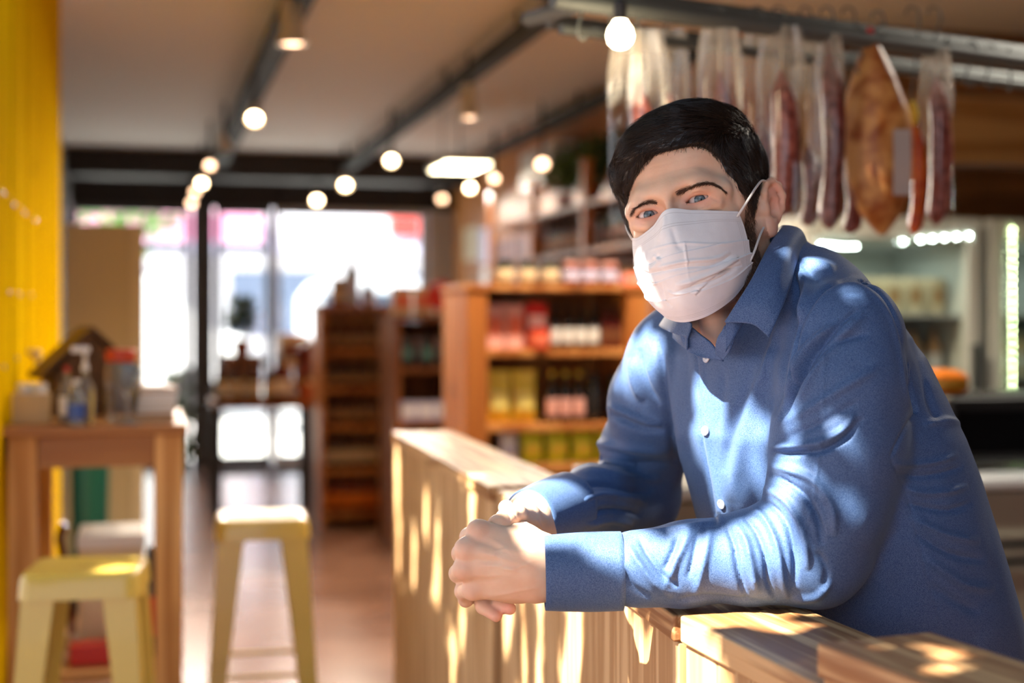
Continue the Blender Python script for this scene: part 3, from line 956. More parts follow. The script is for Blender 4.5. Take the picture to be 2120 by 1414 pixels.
# creases of the lids, brows and smile lines
face_strokes = [
    ([(1412, 424), (1424, 408), (1444, 399), (1462, 401), (1478, 411), (1494, 418)], 2.6, -.0011),
    ([(1414, 420), (1430, 400), (1452, 393), (1474, 398)], 4, .0008),
    ([(1420, 432), (1440, 431), (1462, 426), (1476, 417)], 2.6, -.0006),
    ([(1424, 440), (1450, 438), (1474, 428)], 5, .0009),
    ([(1480, 412), (1492, 410), (1504, 404)], 2.4, -.0006),
    ([(1482, 416), (1496, 417), (1512, 414)], 2.4, -.0005),
    ([(1322, 450), (1330, 438), (1346, 434), (1360, 440)], 2.4, -.0010),
    ([(1324, 462), (1340, 464), (1354, 458)], 2.6, -.0006),
    ([(1395, 400), (1399, 412), (1401, 424)], 5, -.0007),
    ([(1330, 352), (1380, 338), (1440, 322), (1480, 326)], 3, -.0002),
    ([(1326, 372), (1376, 358), (1430, 345), (1476, 348)], 3, -.00025),
]
hv = press_folds(hv, hf, face_strokes)

# ---- hands
def wq(*a): return Q(*a)
hand = Sdf()
# left hand (nearer): wrist, palm, thumb, four fingers wrapped behind
kk = .012
for y0, y1 in ((1157, 1160), (1200, 1205)):
    hand.cone(wq(1320, y1, 1.480), wq(1118, y0, 1.478), .024, .0225, k=.02)
meta = [((1100, 1142, 1.482), (1000, 1103, 1.488), .0175, .0128),
        ((1095, 1160, 1.474), (972, 1138, 1.478), .0180, .0125),
        ((1095, 1185, 1.474), (968, 1178, 1.480), .0175, .0120),
        ((1100, 1212, 1.480), (986, 1218, 1.487), .0160, .0113)]
for a, b, ra, rb in meta: hand.cone(wq(*a), wq(*b), ra, rb, k=kk)
hand.ell(wq(1068, 1218, 1.500), (.030, .018, .016), k=.012)
hand.ell(wq(1045, 1165, 1.505), (.034, .014, .024), k=.012)
for p, r in (((987, 1097, 1.482), .0105), ((962, 1136, 1.474), .0104), ((958, 1178, 1.476), .0102), ((978, 1222, 1.483), .0098)):
    hand.ell(wq(*p), (r, r, r), k=.007)
hand.path([wq(1118, 1150, 1.492), wq(1085, 1116, 1.515), wq(1062, 1080, 1.550), wq(1048, 1052, 1.568)], [.0165, .0145, .0115, .0092], k=.010)
hand.path([wq(1122, 1138, 1.492), wq(1085, 1118, 1.500), wq(1030, 1106, 1.502)], [.017, .0145, .0125], k=.010)
fl = [[(992, 1100, 1.485), (972, 1112, 1.522), (990, 1122, 1.552), (1020, 1124, 1.566)],
      [(964, 1138, 1.478), (955, 1146, 1.520), (975, 1152, 1.553), (1010, 1154, 1.570)],
      [(960, 1178, 1.480), (949, 1187, 1.520), (968, 1192, 1.553), (1004, 1190, 1.570)],
      [(976, 1221, 1.485), (958, 1224, 1.514), (964, 1242, 1.530), (990, 1232, 1.552)]]
fr = [[.0108, .0100, .0088, .0076], [.0106, .0098, .0088, .0078], [.0102, .0096, .0086, .0076], [.0092, .0082, .0072, .0066]]
left_fingers = [(p, r) for p, r in zip(fl, fr)]
for p, r in left_fingers: hand.path([wq(*a) for a in p], r, k=.0045)
hv1, hf1 = hand.mesh(wq(1118, 1300, 1.42) + [-.125, -.0, -.02], wq(1330, 1030, 1.62) + [.02, .0, .03], .0013)
hv1 = relax(hv1, hf1, 2, .4)
rh = Sdf()
# right hand (farther): wrist in the far cuff, palm behind, thumb over the top, two fingers seen below
rh.cone(wq(1176, 1052, 1.715), wq(1100, 1068, 1.645), .026, .0300, k=.02)
rh.ell(wq(1090, 1096, 1.610), (.022, .030, .022), k=.014)
for b in ((1040, 1096, 1.590), (1032, 1135, 1.590), (1028, 1170, 1.588), (1026, 1205, 1.580)):
    rh.cone(wq(1108, 1100, 1.640), wq(*b), .019, .0135, k=.012)
rh.path([wq(1112, 1092, 1.625), wq(1092, 1072, 1.575), wq(1068, 1066, 1.535), wq(1050, 1075, 1.515), wq(1035, 1086, 1.500)], [.0185, .0150, .0108, .0112, .0112], k=.006)
rh.ell(wq(1033, 1088, 1.497), (.0128, .0102, .0105), k=.005)
rh.path([wq(1066, 1112, 1.600), wq(1030, 1150, 1.592)], [.016, .016], k=.012)
rf = [[(1026, 1205, 1.575), (988, 1226, 1.552), (1000, 1256, 1.522), (1027, 1275, 1.508)],
      [(1040, 1205, 1.575), (1016, 1228, 1.545), (1034, 1254, 1.518), (1056, 1260, 1.506)],
      [(1032, 1170, 1.588), (992, 1195, 1.585), (985, 1215, 1.566), (990, 1232, 1.556)],
      [(1038, 1100, 1.592), (996, 1100, 1.590), (985, 1125, 1.588), (1000, 1150, 1.588)]]
for p in rf: rh.path([wq(*a) for a in p], [.0098, .0086, .0078, .0066], k=.003)
hv2, hf2 = rh.mesh(wq(1118, 1310, 1.47) + [-.12, 0, -.02], wq(1230, 1000, 1.76) + [.04, 0, .05], .0013)
hv2 = relax(hv2, hf2, 2, .4)
hand_strokes = [
    ([(1010, 1112), (1045, 1132), (1085, 1150), (1120, 1165)], 5, .0006),
    ([(985, 1140), (1020, 1150), (1070, 1166), (1115, 1175)], 5, .0005),
    ([(985, 1176), (1025, 1172), (1080, 1186)], 5, .0007),
    ([(985, 1120), (1010, 1126), (1040, 1140)], 7, -.0012),
    ([(975, 1158), (1000, 1160), (1040, 1162)], 6, -.0010),
    ([(975, 1200), (1005, 1202), (1040, 1200)], 6, -.0010),
    ([(1022, 1160), (1026, 1142), (1048, 1138), (1062, 1150)], 3, .0006),
    ([(1040, 1180), (1070, 1176), (1110, 1160)], 2.5, .0005),
    ([(1000, 1230), (1030, 1232), (1080, 1222), (1120, 1215)], 4, .0006),
    ([(953, 1120), (958, 1122), (962, 1118)], 2, -.0004),
]
hv1 = press_folds(hv1, hf1, hand_strokes)
hv2 = press_folds(hv2, hf2, [([(1050, 1062), (1056, 1070), (1056, 1080)], 2, -.0009), ([(1060, 1058), (1068, 1068), (1072, 1078)], 2, -.0006),
                             ([(1110, 1072), (1118, 1090), (1126, 1108)], 3, .0008)])

# ---- the rest of the body under the clothes (one coarse continuous surface)
body = Sdf()
C = lambda x, y, z: np.array([x, y, z])
body.path([C(.27, 1.68, .0), C(.335, 1.67, -.07), C(.36, 1.655, -.16), C(.42, 1.69, -.34), C(.47, 1.74, -.46)], [.04, .10, .115, .11, .115], k=.05)
body.path([C(.33, 1.60, -.03), Q(1744, 706, 1.50), Q(1725, 900, 1.485), Q(1668, 1146, 1.49), Q(1500, 1168, 1.482), Q(1290, 1180, 1.478)], [.05, .042, .042, .036, .027, .022], k=.02)
body.path([C(.26, 1.70, -.05), Q(1405, 760, 1.77), Q(1345, 880, 1.87), Q(1322, 1026, 1.93), Q(1230, 1045, 1.80), Q(1160, 1064, 1.70)], [.05, .04, .036, .032, .028, .022], k=.02)
FT = [C(.64, 1.86, -EYE), C(.50, 2.06, -EYE)]
HPS = [C(.515, 1.70, -.50), C(.455, 1.80, -.50)]
for hp, ft in zip(HPS, FT):
    kn = (hp + ft) / 2 + C(-.03, -.01, .03)
    body.path([hp, kn, ft + C(0, 0, .09)], [.078, .050, .034], k=.04)
    body.path([ft + C(0.02, 0, .06), ft + C(-.13, -.06, .04)], [.032, .026], k=.02)
bv, bf = body.mesh((-.06, 1.36, -1.31), (.80, 2.22, .12), .010)
# join
def joined(parts):
    V = []; Fx = []; n = 0
    for v, f in parts: V.append(v); Fx.append(f + n); n += len(v)
    return np.concatenate(V), np.concatenate(Fx)
allv, allf = joined([(hv, hf), (hv1, hf1), (hv2, hf2), (bv, bf)])
skin_o = mesh_np('body', allv - BASE, allf, M_skin, man)
# flush attribute: redder ears, knuckles, lids, finger tips; beard shadow on jaw
fl_c = np.ones((len(allv), 4), np.float32)
nh = len(hv)
hl = c2h(hv)
def blob(P, c, r): return np.exp(-(((P - np.asarray(c)) / r) ** 2).sum(1))
red = 0.9 * blob(hl, (.088, .02, .0), np.array([.012, .018, .024])) + .9 * blob(hl, (-.088, .02, .0), np.array([.012, .018, .024])) + .7 * blob(hl, (.08, .008, -.035), .012)
for e in (eyeL, eyeR):
    red += 0.9 * blob(hl, (e[0], -.088, e[2] - .002), np.array([.018, .012, .010]))
    red += 0.3 * blob(hl, (e[0] * .62, -.09, e[2]), np.array([.008, .014, .012]))
red += .5 * blob(hl, (0, -.11, -.03), .02)
beard = np.clip(1.2 * np.clip((-.022 - hl[:,2]) / .02, 0, 1) * np.clip((.012 - hl[:,1]) / .012, 0, 1) * np.clip((hl[:,2] + .125) / .01, 0, 1), 0, 1) * (np.abs(hl[:,0]) < .076)
fl_c[:nh, 0] = 1 - .04 * red - .50 * beard
fl_c[:nh, 1] = 1 - .30 * red - .56 * beard
fl_c[:nh, 2] = 1 - .28 * red - .58 * beard
o1 = nh; o2 = nh + len(hv1); o3 = o2 + len(hv2)
kn_red = sum(blob(hv1, wq(*p), .011) for p in ((987, 1097, 1.478), (960, 1136, 1.47), (956, 1178, 1.47), (976, 1222, 1.48))) * .5
tip_red = sum(blob(hv2, wq(*p), .013) for p in ((1030, 1096, 1.505), (1030, 1278, 1.507), (1058, 1266, 1.5))) * .8
fl_c[o1:o2, 1] = 1.0 - .16 * kn_red; fl_c[o1:o2, 2] = 1.0 - .14 * kn_red
fl_c[o2:o3, 1] = 1.0 - .25 * tip_red; fl_c[o2:o3, 2] = 1.0 - .22 * tip_red
a_ = skin_o.data.color_attributes.new('flush', 'FLOAT_COLOR', 'POINT')
a_.data.foreach_set('color', fl_c.ravel())

# ---- eyes
def eye_material():
    m = bpy.data.materials.new('eye'); m.use_nodes = True
    nt = m.node_tree; b = nt.nodes['Principled BSDF']
    tc = nt.nodes.new('ShaderNodeTexCoord'); sp = nt.nodes.new('ShaderNodeSeparateXYZ')
    nt.links.new(tc.outputs['Object'], sp.inputs[0])
    cx = nt.nodes.new('ShaderNodeCombineXYZ'); nt.links.new(sp.outputs[0], cx.inputs[0]); nt.links.new(sp.outputs[1], cx.inputs[1])
    ln = nt.nodes.new('ShaderNodeVectorMath'); ln.operation = 'LENGTH'; nt.links.new(cx.outputs[0], ln.inputs[0])
    dv = nt.nodes.new('ShaderNodeMath'); dv.operation = 'DIVIDE'; dv.inputs[1].default_value = .0120
    nt.links.new(ln.outputs['Value'], dv.inputs[0])
    n = nt.nodes.new('ShaderNodeTexNoise'); n.inputs['Scale'].default_value = 700
    nt.links.new(tc.outputs['Object'], n.inputs['Vector'])
    ad = nt.nodes.new('ShaderNodeMath'); ad.operation = 'MULTIPLY_ADD'; ad.inputs[1].default_value = .06
    nt.links.new(n.outputs['Fac'], ad.inputs[0]); nt.links.new(dv.outputs[0], ad.inputs[2])
    r = nt.nodes.new('ShaderNodeValToRGB'); cr = r.color_ramp
    cr.elements[0].position = 0.0; cr.elements[0].color = (.004, .004, .005, 1)
    cr.elements[1].position = 1.0; cr.elements[1].color = srgb(214, 190, 182)
    for p, c in ((.185, (.004, .004, .005, 1)), (.225, srgb(70, 88, 96)), (.36, srgb(92, 112, 122)), (.47, srgb(66, 82, 94)), (.525, srgb(38, 44, 52)), (.57, srgb(205, 196, 192)), (.75, srgb(216, 205, 200))):
        e = cr.elements.new(p); e.color = c
    nt.links.new(ad.outputs[0], r.inputs[0]); nt.links.new(r.outputs[0], b.inputs['Base Color'])
    b.inputs['Roughness'].default_value = .12; b.inputs['Coat Weight'].default_value = .6; b.inputs['Coat Roughness'].default_value = .03
    return m
M_eye = eye_material()
for e in (eyeL, eyeR):
    c = h2c(e)
    mb = MB()
    prof = []
    for i in range(17):
        a = PI * i / 16
        prof.append((max(.0121 * math.sin(a), 1e-5), -.0121 * math.cos(a) if i < 13 else -.0121 * math.cos(a) + .0006 * (i - 12) / 4))
    mb.lathe(prof, n=32)
    eo = mb.build('eye', M_eye, man, smooth=True, loc=tuple(c - BASE))
    tocam = Vector(tuple(-c)).normalized()
    eo.rotation_euler = tocam.to_track_quat('Z', 'Y').to_euler()

# ---- hair
hair = Sdf()
SK = .0036                                        # hair lies this far over the skull
hair.ell((0, .026, .040), (.0745+SK, .098+SK, .078+SK), k=.01)
hair.ell((0, -.026, .040), (.061+SK, .066+SK, .055+SK), k=.025)
for s in (-1, 1):
    hair.ell((s*.060, -.016, .012), (.009+SK, .03+SK, .03+SK), k=.02)
hair.ell((0, .030, .044), (.0790, .1040, .0790), k=.01)
hair.ell((.012, -.006, .080), (.058, .068, .037), k=.03)
hair.path([(.040, -.040, .092), (.010, -.064, .088), (-.026, -.074, .078), (-.054, -.066, .058)], [.014, .017, .0175, .014], k=.016)
hair.ell((0, .075, -.025), (.056, .035, .050), k=.03)
def hairline(X, Y, Z):
    a = np.abs(X)
    yl = np.interp(Z, [-.12, -.030, -.026, -.014, .002, .021, .039, .052, .062, .070], [.035, .035, -.012, -.034, -.049, -.057, -.061, -.066, -.076, -.15]).astype(np.float32)
    return (yl - Y) + 0 * (X + Z)
hair.fn(hairline, (-.2, -.2, -.2), (.2, .2, .2), k=.006, op='i')
hair.path([(.030, -.060, .082), (-.005, -.076, .080), (-.033, -.078, .068), (-.052, -.066, .050), (-.0610, -.056, .038)], [.010, .0135, .0150, .0125, .009], k=.012)
gv, gf = hair.mesh((-.105, -.13, -.10), (.105, .15, .15), .0026)
gv = relax(gv, gf, 2)
gn = vnormals(gv, gf)
# strands: roots over the cap, laid along the combed direction
M_hair = mat('hair', srgb(36, 28, 23), rough=.32, spec=.6)
rng = np.random.default_rng(5)
tri = gv[gf[:, :3]]
area = np.linalg.norm(np.cross(tri[:,1] - tri[:,0], tri[:,2] - tri[:,0]), axis=1)
def hair_flow(P):
    """combing direction in the head frame"""
    x, y, z = P[:,0], P[:,1], P[:,2]
    top = np.clip((z - .050) / .035, 0, 1) * np.clip((.075 - y) / .05, 0, 1)
    side = np.stack([0 * x, .45 + 0 * x, -1 + 0 * x], 1)
    comb = np.stack([-1.0 + 0 * x, -.55 + 2.0 * (x - .0), .15 + 0 * x], 1)
    d = comb * top[:, None] + side * (1 - top)[:, None] * 1.0
    d[:,1] += np.where(y > .07, -.3, 0)
    front = np.clip((-.03 - y) / .03, 0, 1) * np.clip((-x - .02) / .03, 0, 1)
    d = d * (1 - front)[:, None] + front[:, None] * np.array([-.8, .45, -.45])
    far = np.clip((-x - .050) / .012, 0, 1)[:, None]
    d = d * (1 - far) + far * np.array([.25, .25, -1.0])
    return d
NS = 24000
fi = rng.choice(len(gf), NS, p=area / area.sum())
uv = rng.random((NS, 2))
root = gv[gf[fi, 0]] * (1 - uv[:, :1]) * (1 - uv[:, 1:]) + gv[gf[fi, 1]] * uv[:, :1] * (1 - uv[:, 1:]) + gv[gf[fi, 2]] * uv[:, :1] * uv[:, 1:] + gv[gf[fi, 3]] * (1 - uv[:, :1]) * uv[:, 1:]
topf = np.clip((root[:,2] - .045) / .035, 0, 1)
length = (.008 + .030 * topf) * (.6 + .8 * rng.random(NS))
K = 7
path = np.zeros((NS, K, 3)); pcur = root.copy()
lift = (.0004 + .0022 * rng.random(NS)) + .0044 * topf * np.clip((root[:,0] + .060) / .03, .15, 1) * np.clip(vnoise(root, 60, 3) + .3, 0, 1)
clump = np.stack([vnoise(root, 70, s) for s in (1, 2, 4)], 1) * .62 + np.stack([vnoise(root, 260, s) for s in (5, 6, 7)], 1) * .40
for i in range(K):
    path[:, i] = pcur
    g = hair.grad(pcur, .0015)
    d = hair_flow(pcur) + clump
    d -= g * (d * g).sum(1, keepdims=True)
    d /= np.maximum(np.linalg.norm(d, axis=1, keepdims=True), 1e-6)
    pcur = pcur + d * (length / (K - 1))[:, None]
    lev = hair.at(pcur)
    want = lift * math.sin(PI * min(1, (i + 1) / (K - 1) * .75))
    pcur = pcur + g * (np.clip(want - lev, -.002, .003))[:, None]
sv, sf = strands_mesh(h2c(path.reshape(-1, 3)).reshape(NS, K, 3), .00022, .00007)
# hair scalp surface with grooves so locks read
gvn = gv + gn * (vnoise(gv * np.array([1, 1, 1]), 180, 9) * .0009 - .0004)[:, None]
ghv = h2c(gvn)
hair_v, hair_f = joined([(ghv, gf), (sv, sf)])
hair_o = mesh_np('hair', hair_v - BASE, hair_f, M_hair, man)

# flyaway strands, brows, lashes, stubble: short hairs rooted on the skin
def trace(pxs):
    """march eye rays onto the head surface; returns head-frame points"""
    o = c2h(np.zeros(3))
    D = np.stack([(pxs[:,0] - HX) / F, np.ones(len(pxs)), (HY - pxs[:,1]) / F], 1) @ HR
    D /= np.linalg.norm(D, axis=1, keepdims=True)
    t = np.full(len(pxs), 1.40)
    for _ in range(60):
        t += np.clip(head.at(o + D * t[:, None]), -.01, .02) * .8
    P = o + D * t[:, None]
    return P, np.abs(head.at(P)) < .001
def short_hairs(px, dirs, lens_, K=4, lift=.10, jitter=.13):
    P, ok = trace(px)
    P = P[ok]; d = dirs[ok]; L = lens_[ok]
    g = head.grad(P)
    # pixel directions -> head frame directions
    dc = np.stack([d[:,0], 0 * d[:,0], -d[:,1]], 1) @ HR
    dc += rng.normal(0, jitter, dc.shape)
    dc -= g * (dc * g).sum(1, keepdims=True)
    dc /= np.maximum(np.linalg.norm(dc, axis=1, keepdims=True), 1e-6)
    pts = []
    for i in range(K):
        t = i / (K - 1)
        pts.append(P + dc * (L * t)[:, None] + g * (L * lift * (t - .5 * t * t) + .0007 * min(1, .4 + t))[:, None])
    return np.stack(pts, 1)
def along(poly, widths, n, side=None):
    p = np.array(poly, float); sg = rng.random(n) ** 1.0 * (len(p) - 1)
    i = np.minimum(sg.astype(int), len(p) - 2); t = (sg - i)[:, None]
    q = p[i] * (1 - t) + p[i+1] * t
    d = p[i+1] - p[i]; d /= np.linalg.norm(d, axis=1, keepdims=True)
    nrm = np.stack([-d[:,1], d[:,0]], 1)
    w = np.interp(sg, range(len(widths)), widths)
    o = rng.normal(0, .42, n).clip(-1, 1)
    return q + nrm * (o * w)[:, None], d, nrm, o
sets = []
q, d, nn, o = along([(1399, 403), (1412, 397), (1430, 389), (1452, 381), (1470, 380), (1486, 386), (1500, 396)], [6, 7.5, 7.5, 6.5, 5, 3.4, 1.6], 900)
dd = d * 1.0 - nn * (o * .7)[:, None]; dd[:,1] -= np.where(q[:,0] < 1425, .6, .0)
sets.append(short_hairs(q, dd, rng.uniform(.004, .0075, len(q))))
q, d, nn, o = along([(1362, 421), (1348, 418), (1332, 422), (1316, 431), (1306, 442)], [4.5, 6.5, 6, 4, 2], 520)
sets.append(short_hairs(q, d - nn * (o * .6)[:, None], rng.uniform(.004, .007, len(q))))
# lashes
q, d, nn, o = along([(1421, 424), (1432, 413), (1446, 407), (1458, 406)], [.6] * 4, 70)
sets.append(short_hairs(q, np.stack([.5 + 0 * q[:,0], -.6 + 0 * q[:,0]], 1), rng.uniform(.002, .0045, len(q)), lift=.9))
q, d, nn, o = along([(1325, 452), (1334, 442), (1346, 439), (1357, 443)], [.6] * 4, 70)
sets.append(short_hairs(q, np.stack([-.5 + 0 * q[:,0], -.5 + 0 * q[:,0]], 1), rng.uniform(.002, .004, len(q)), lift=.9))
# beard in front of and under the ear, sideburn
pg = []
while len(pg) < 2600:
    x = rng.uniform(1524, 1575); y = rng.uniform(418, 640)
    left = np.interp(y, [418, 440, 480, 520, 545, 580, 640], [1545, 1541, 1541, 1540, 1546, 1540, 1490])
    right = np.interp(y, [418, 470, 500, 530, 560, 600, 640], [1561, 1564, 1566, 1572, 1568, 1545, 1505])
    if left < x < right or (y > 540 and left - 30 < x < right and rng.random() < .5): pg.append((x, y))
pg = np.array(pg)
sets.append(short_hairs(pg, np.stack([rng.normal(-.15, .3, len(pg)), np.ones(len(pg))], 1), rng.uniform(.003, .0065, len(pg)), lift=.5))
# sideburn blending with the hair cap and fine hairline hairs over the forehead
q, d, nn, o = along([(1304, 372), (1330, 335), (1370, 312), (1410, 300), (1450, 300), (1484, 312), (1508, 335), (1526, 365), (1542, 400), (1552, 430)], [5] * 10, 900)
dr = np.stack([np.interp(q[:,0], [1300, 1440, 1500, 1560], [-.8, -1, .2, .1]), np.interp(q[:,0], [1300, 1440, 1500, 1560], [.5, .15, .8, 1])], 1)
sets.append(short_hairs(q, dr, rng.uniform(.004, .011, len(q)), lift=.5, jitter=.35))
fine = [strands_mesh(h2c(s_.reshape(-1, 3)).reshape(s_.shape), .00010, .00004) for s_ in sets]
fv, ff = joined(fine)
M_brow = mat('fine_hair', srgb(84, 62, 48), rough=.5, spec=.4)
mesh_np('facial_hair', fv - BASE, ff, M_brow, man)
# ------------------------------------------------------------------ shirt
def cloth_material(name, c1, c2, sheen=.14, weave=1500, warp=(1, 1, 1)):
    m = bpy.data.materials.new(name); m.use_nodes = True
    nt = m.node_tree; b = nt.nodes['Principled BSDF']
    tc = nt.nodes.new('ShaderNodeTexCoord')
    mp = nt.nodes.new('ShaderNodeMapping'); mp.inputs['Rotation'].default_value = (.6, .5, .4); mp.inputs['Scale'].default_value = warp
    nt.links.new(tc.outputs['Object'], mp.inputs[0])
    ck = nt.nodes.new('ShaderNodeTexVoronoi'); ck.inputs['Scale'].default_value = weave
    ck.inputs['Randomness'].default_value = 1.0
    nt.links.new(mp.outputs[0], ck.inputs['Vector'])
    rp = nt.nodes.new('ShaderNodeValToRGB')
    rp.color_ramp.elements[0].position = .25; rp.color_ramp.elements[0].color = c2
    rp.color_ramp.elements[1].position = .62; rp.color_ramp.elements[1].color = c1
    nt.links.new(ck.outputs['Distance'], rp.inputs[0])
    nt.links.new(rp.outputs[0], b.inputs['Base Color'])
    b.inputs['Roughness'].default_value = .55
    b.inputs['Specular IOR Level'].default_value = .35
    b.inputs['Sheen Weight'].default_value = sheen
    b.inputs['Sheen Roughness'].default_value = .4
    b.inputs['Sheen Tint'].default_value = (.75, .85, 1, 1)
    bp = nt.nodes.new('ShaderNodeBump'); bp.inputs['Strength'].default_value = .35; bp.inputs['Distance'].default_value = .0006
    nt.links.new(ck.outputs['Distance'], bp.inputs['Height']); nt.links.new(bp.outputs[0], b.inputs['Normal'])
    return m
M_shirt = cloth_material('blue_oxford_cloth', srgb(54, 82, 128), srgb(98, 126, 168))

sh = Sdf()
n_ = np.array([.857, .514]); u_ = np.array([.514, -.857])          # away from the chest, towards the near shoulder
ZS = np.array([-.56, -.50, -.42, -.335, -.235, -.13, -.04, .00, .03, .06, .085, .11])
CX = np.array([.470, .462, .442, .420, .384, .350, .331, .328, .330, .328, .320, .315])
CD = np.array([1.735, 1.725, 1.705, 1.685, 1.665, 1.655, 1.655, 1.66, 1.67, 1.68, 1.69, 1.69])
RA = np.array([.185, .190, .188, .186, .187, .185, .158, .134, .103, .070, .040, .02])
RB = np.array([.145, .145, .143, .141, .144, .138, .117, .097, .075, .052, .028, .02])
def torso(X, Y, Z):
    z = np.asarray(Z)
    cx = np.interp(z, ZS, CX).astype(np.float32); cd = np.interp(z, ZS, CD).astype(np.float32)
    a = np.interp(z, ZS, RA).astype(np.float32); b = np.interp(z, ZS, RB).astype(np.float32)
    x = X - cx; y = Y - cd
    uu = (x * u_[0] + y * u_[1]) / a; nn = (x * n_[0] + y * n_[1]) / b
    k = (np.abs(uu) ** 2.25 + np.abs(nn) ** 2.25) ** (1 / 2.25)
    d = (k - 1) * np.minimum(a, b) * .92
    return np.maximum(np.maximum(d, z - .095), -.52 - z)
sh.fn(torso, (.1, 1.4, -.53), (.72, 1.95, .10), k=.04)
sh.path([Q(1582, 600, 1.68), Q(1672, 626, 1.62), Q(1760, 680, 1.52)], [.042, .049, .052], k=.045)
sh.path([Q(1585, 590, 1.70), Q(1500, 660, 1.76), Q(1402, 748, 1.78)], [.042, .052, .052], k=.045)
sh.cone(Q(1680, 700, 1.70), Q(1780, 790, 1.70), .050, .055, k=.04)
# near sleeve
sh.path([Q(1746, 704, 1.500), Q(1742, 800, 1.490), Q(1732, 920, 1.485), Q(1708, 1050, 1.482)], [.0590, .0640, .0645, .0620], k=.022)
sh.path([Q(1708, 1044, 1.482), Q(1672, 1136, 1.488), Q(1560, 1154, 1.485), Q(1420, 1166, 1.482), Q(1325, 1178, 1.479), Q(1270, 1180, 1.478)], [.0600, .0560, .0475, .0410, .0360, .0345], k=.018)
sh.ell(Q(1690, 1160, 1.490), (.042, .038, .040), k=.03)
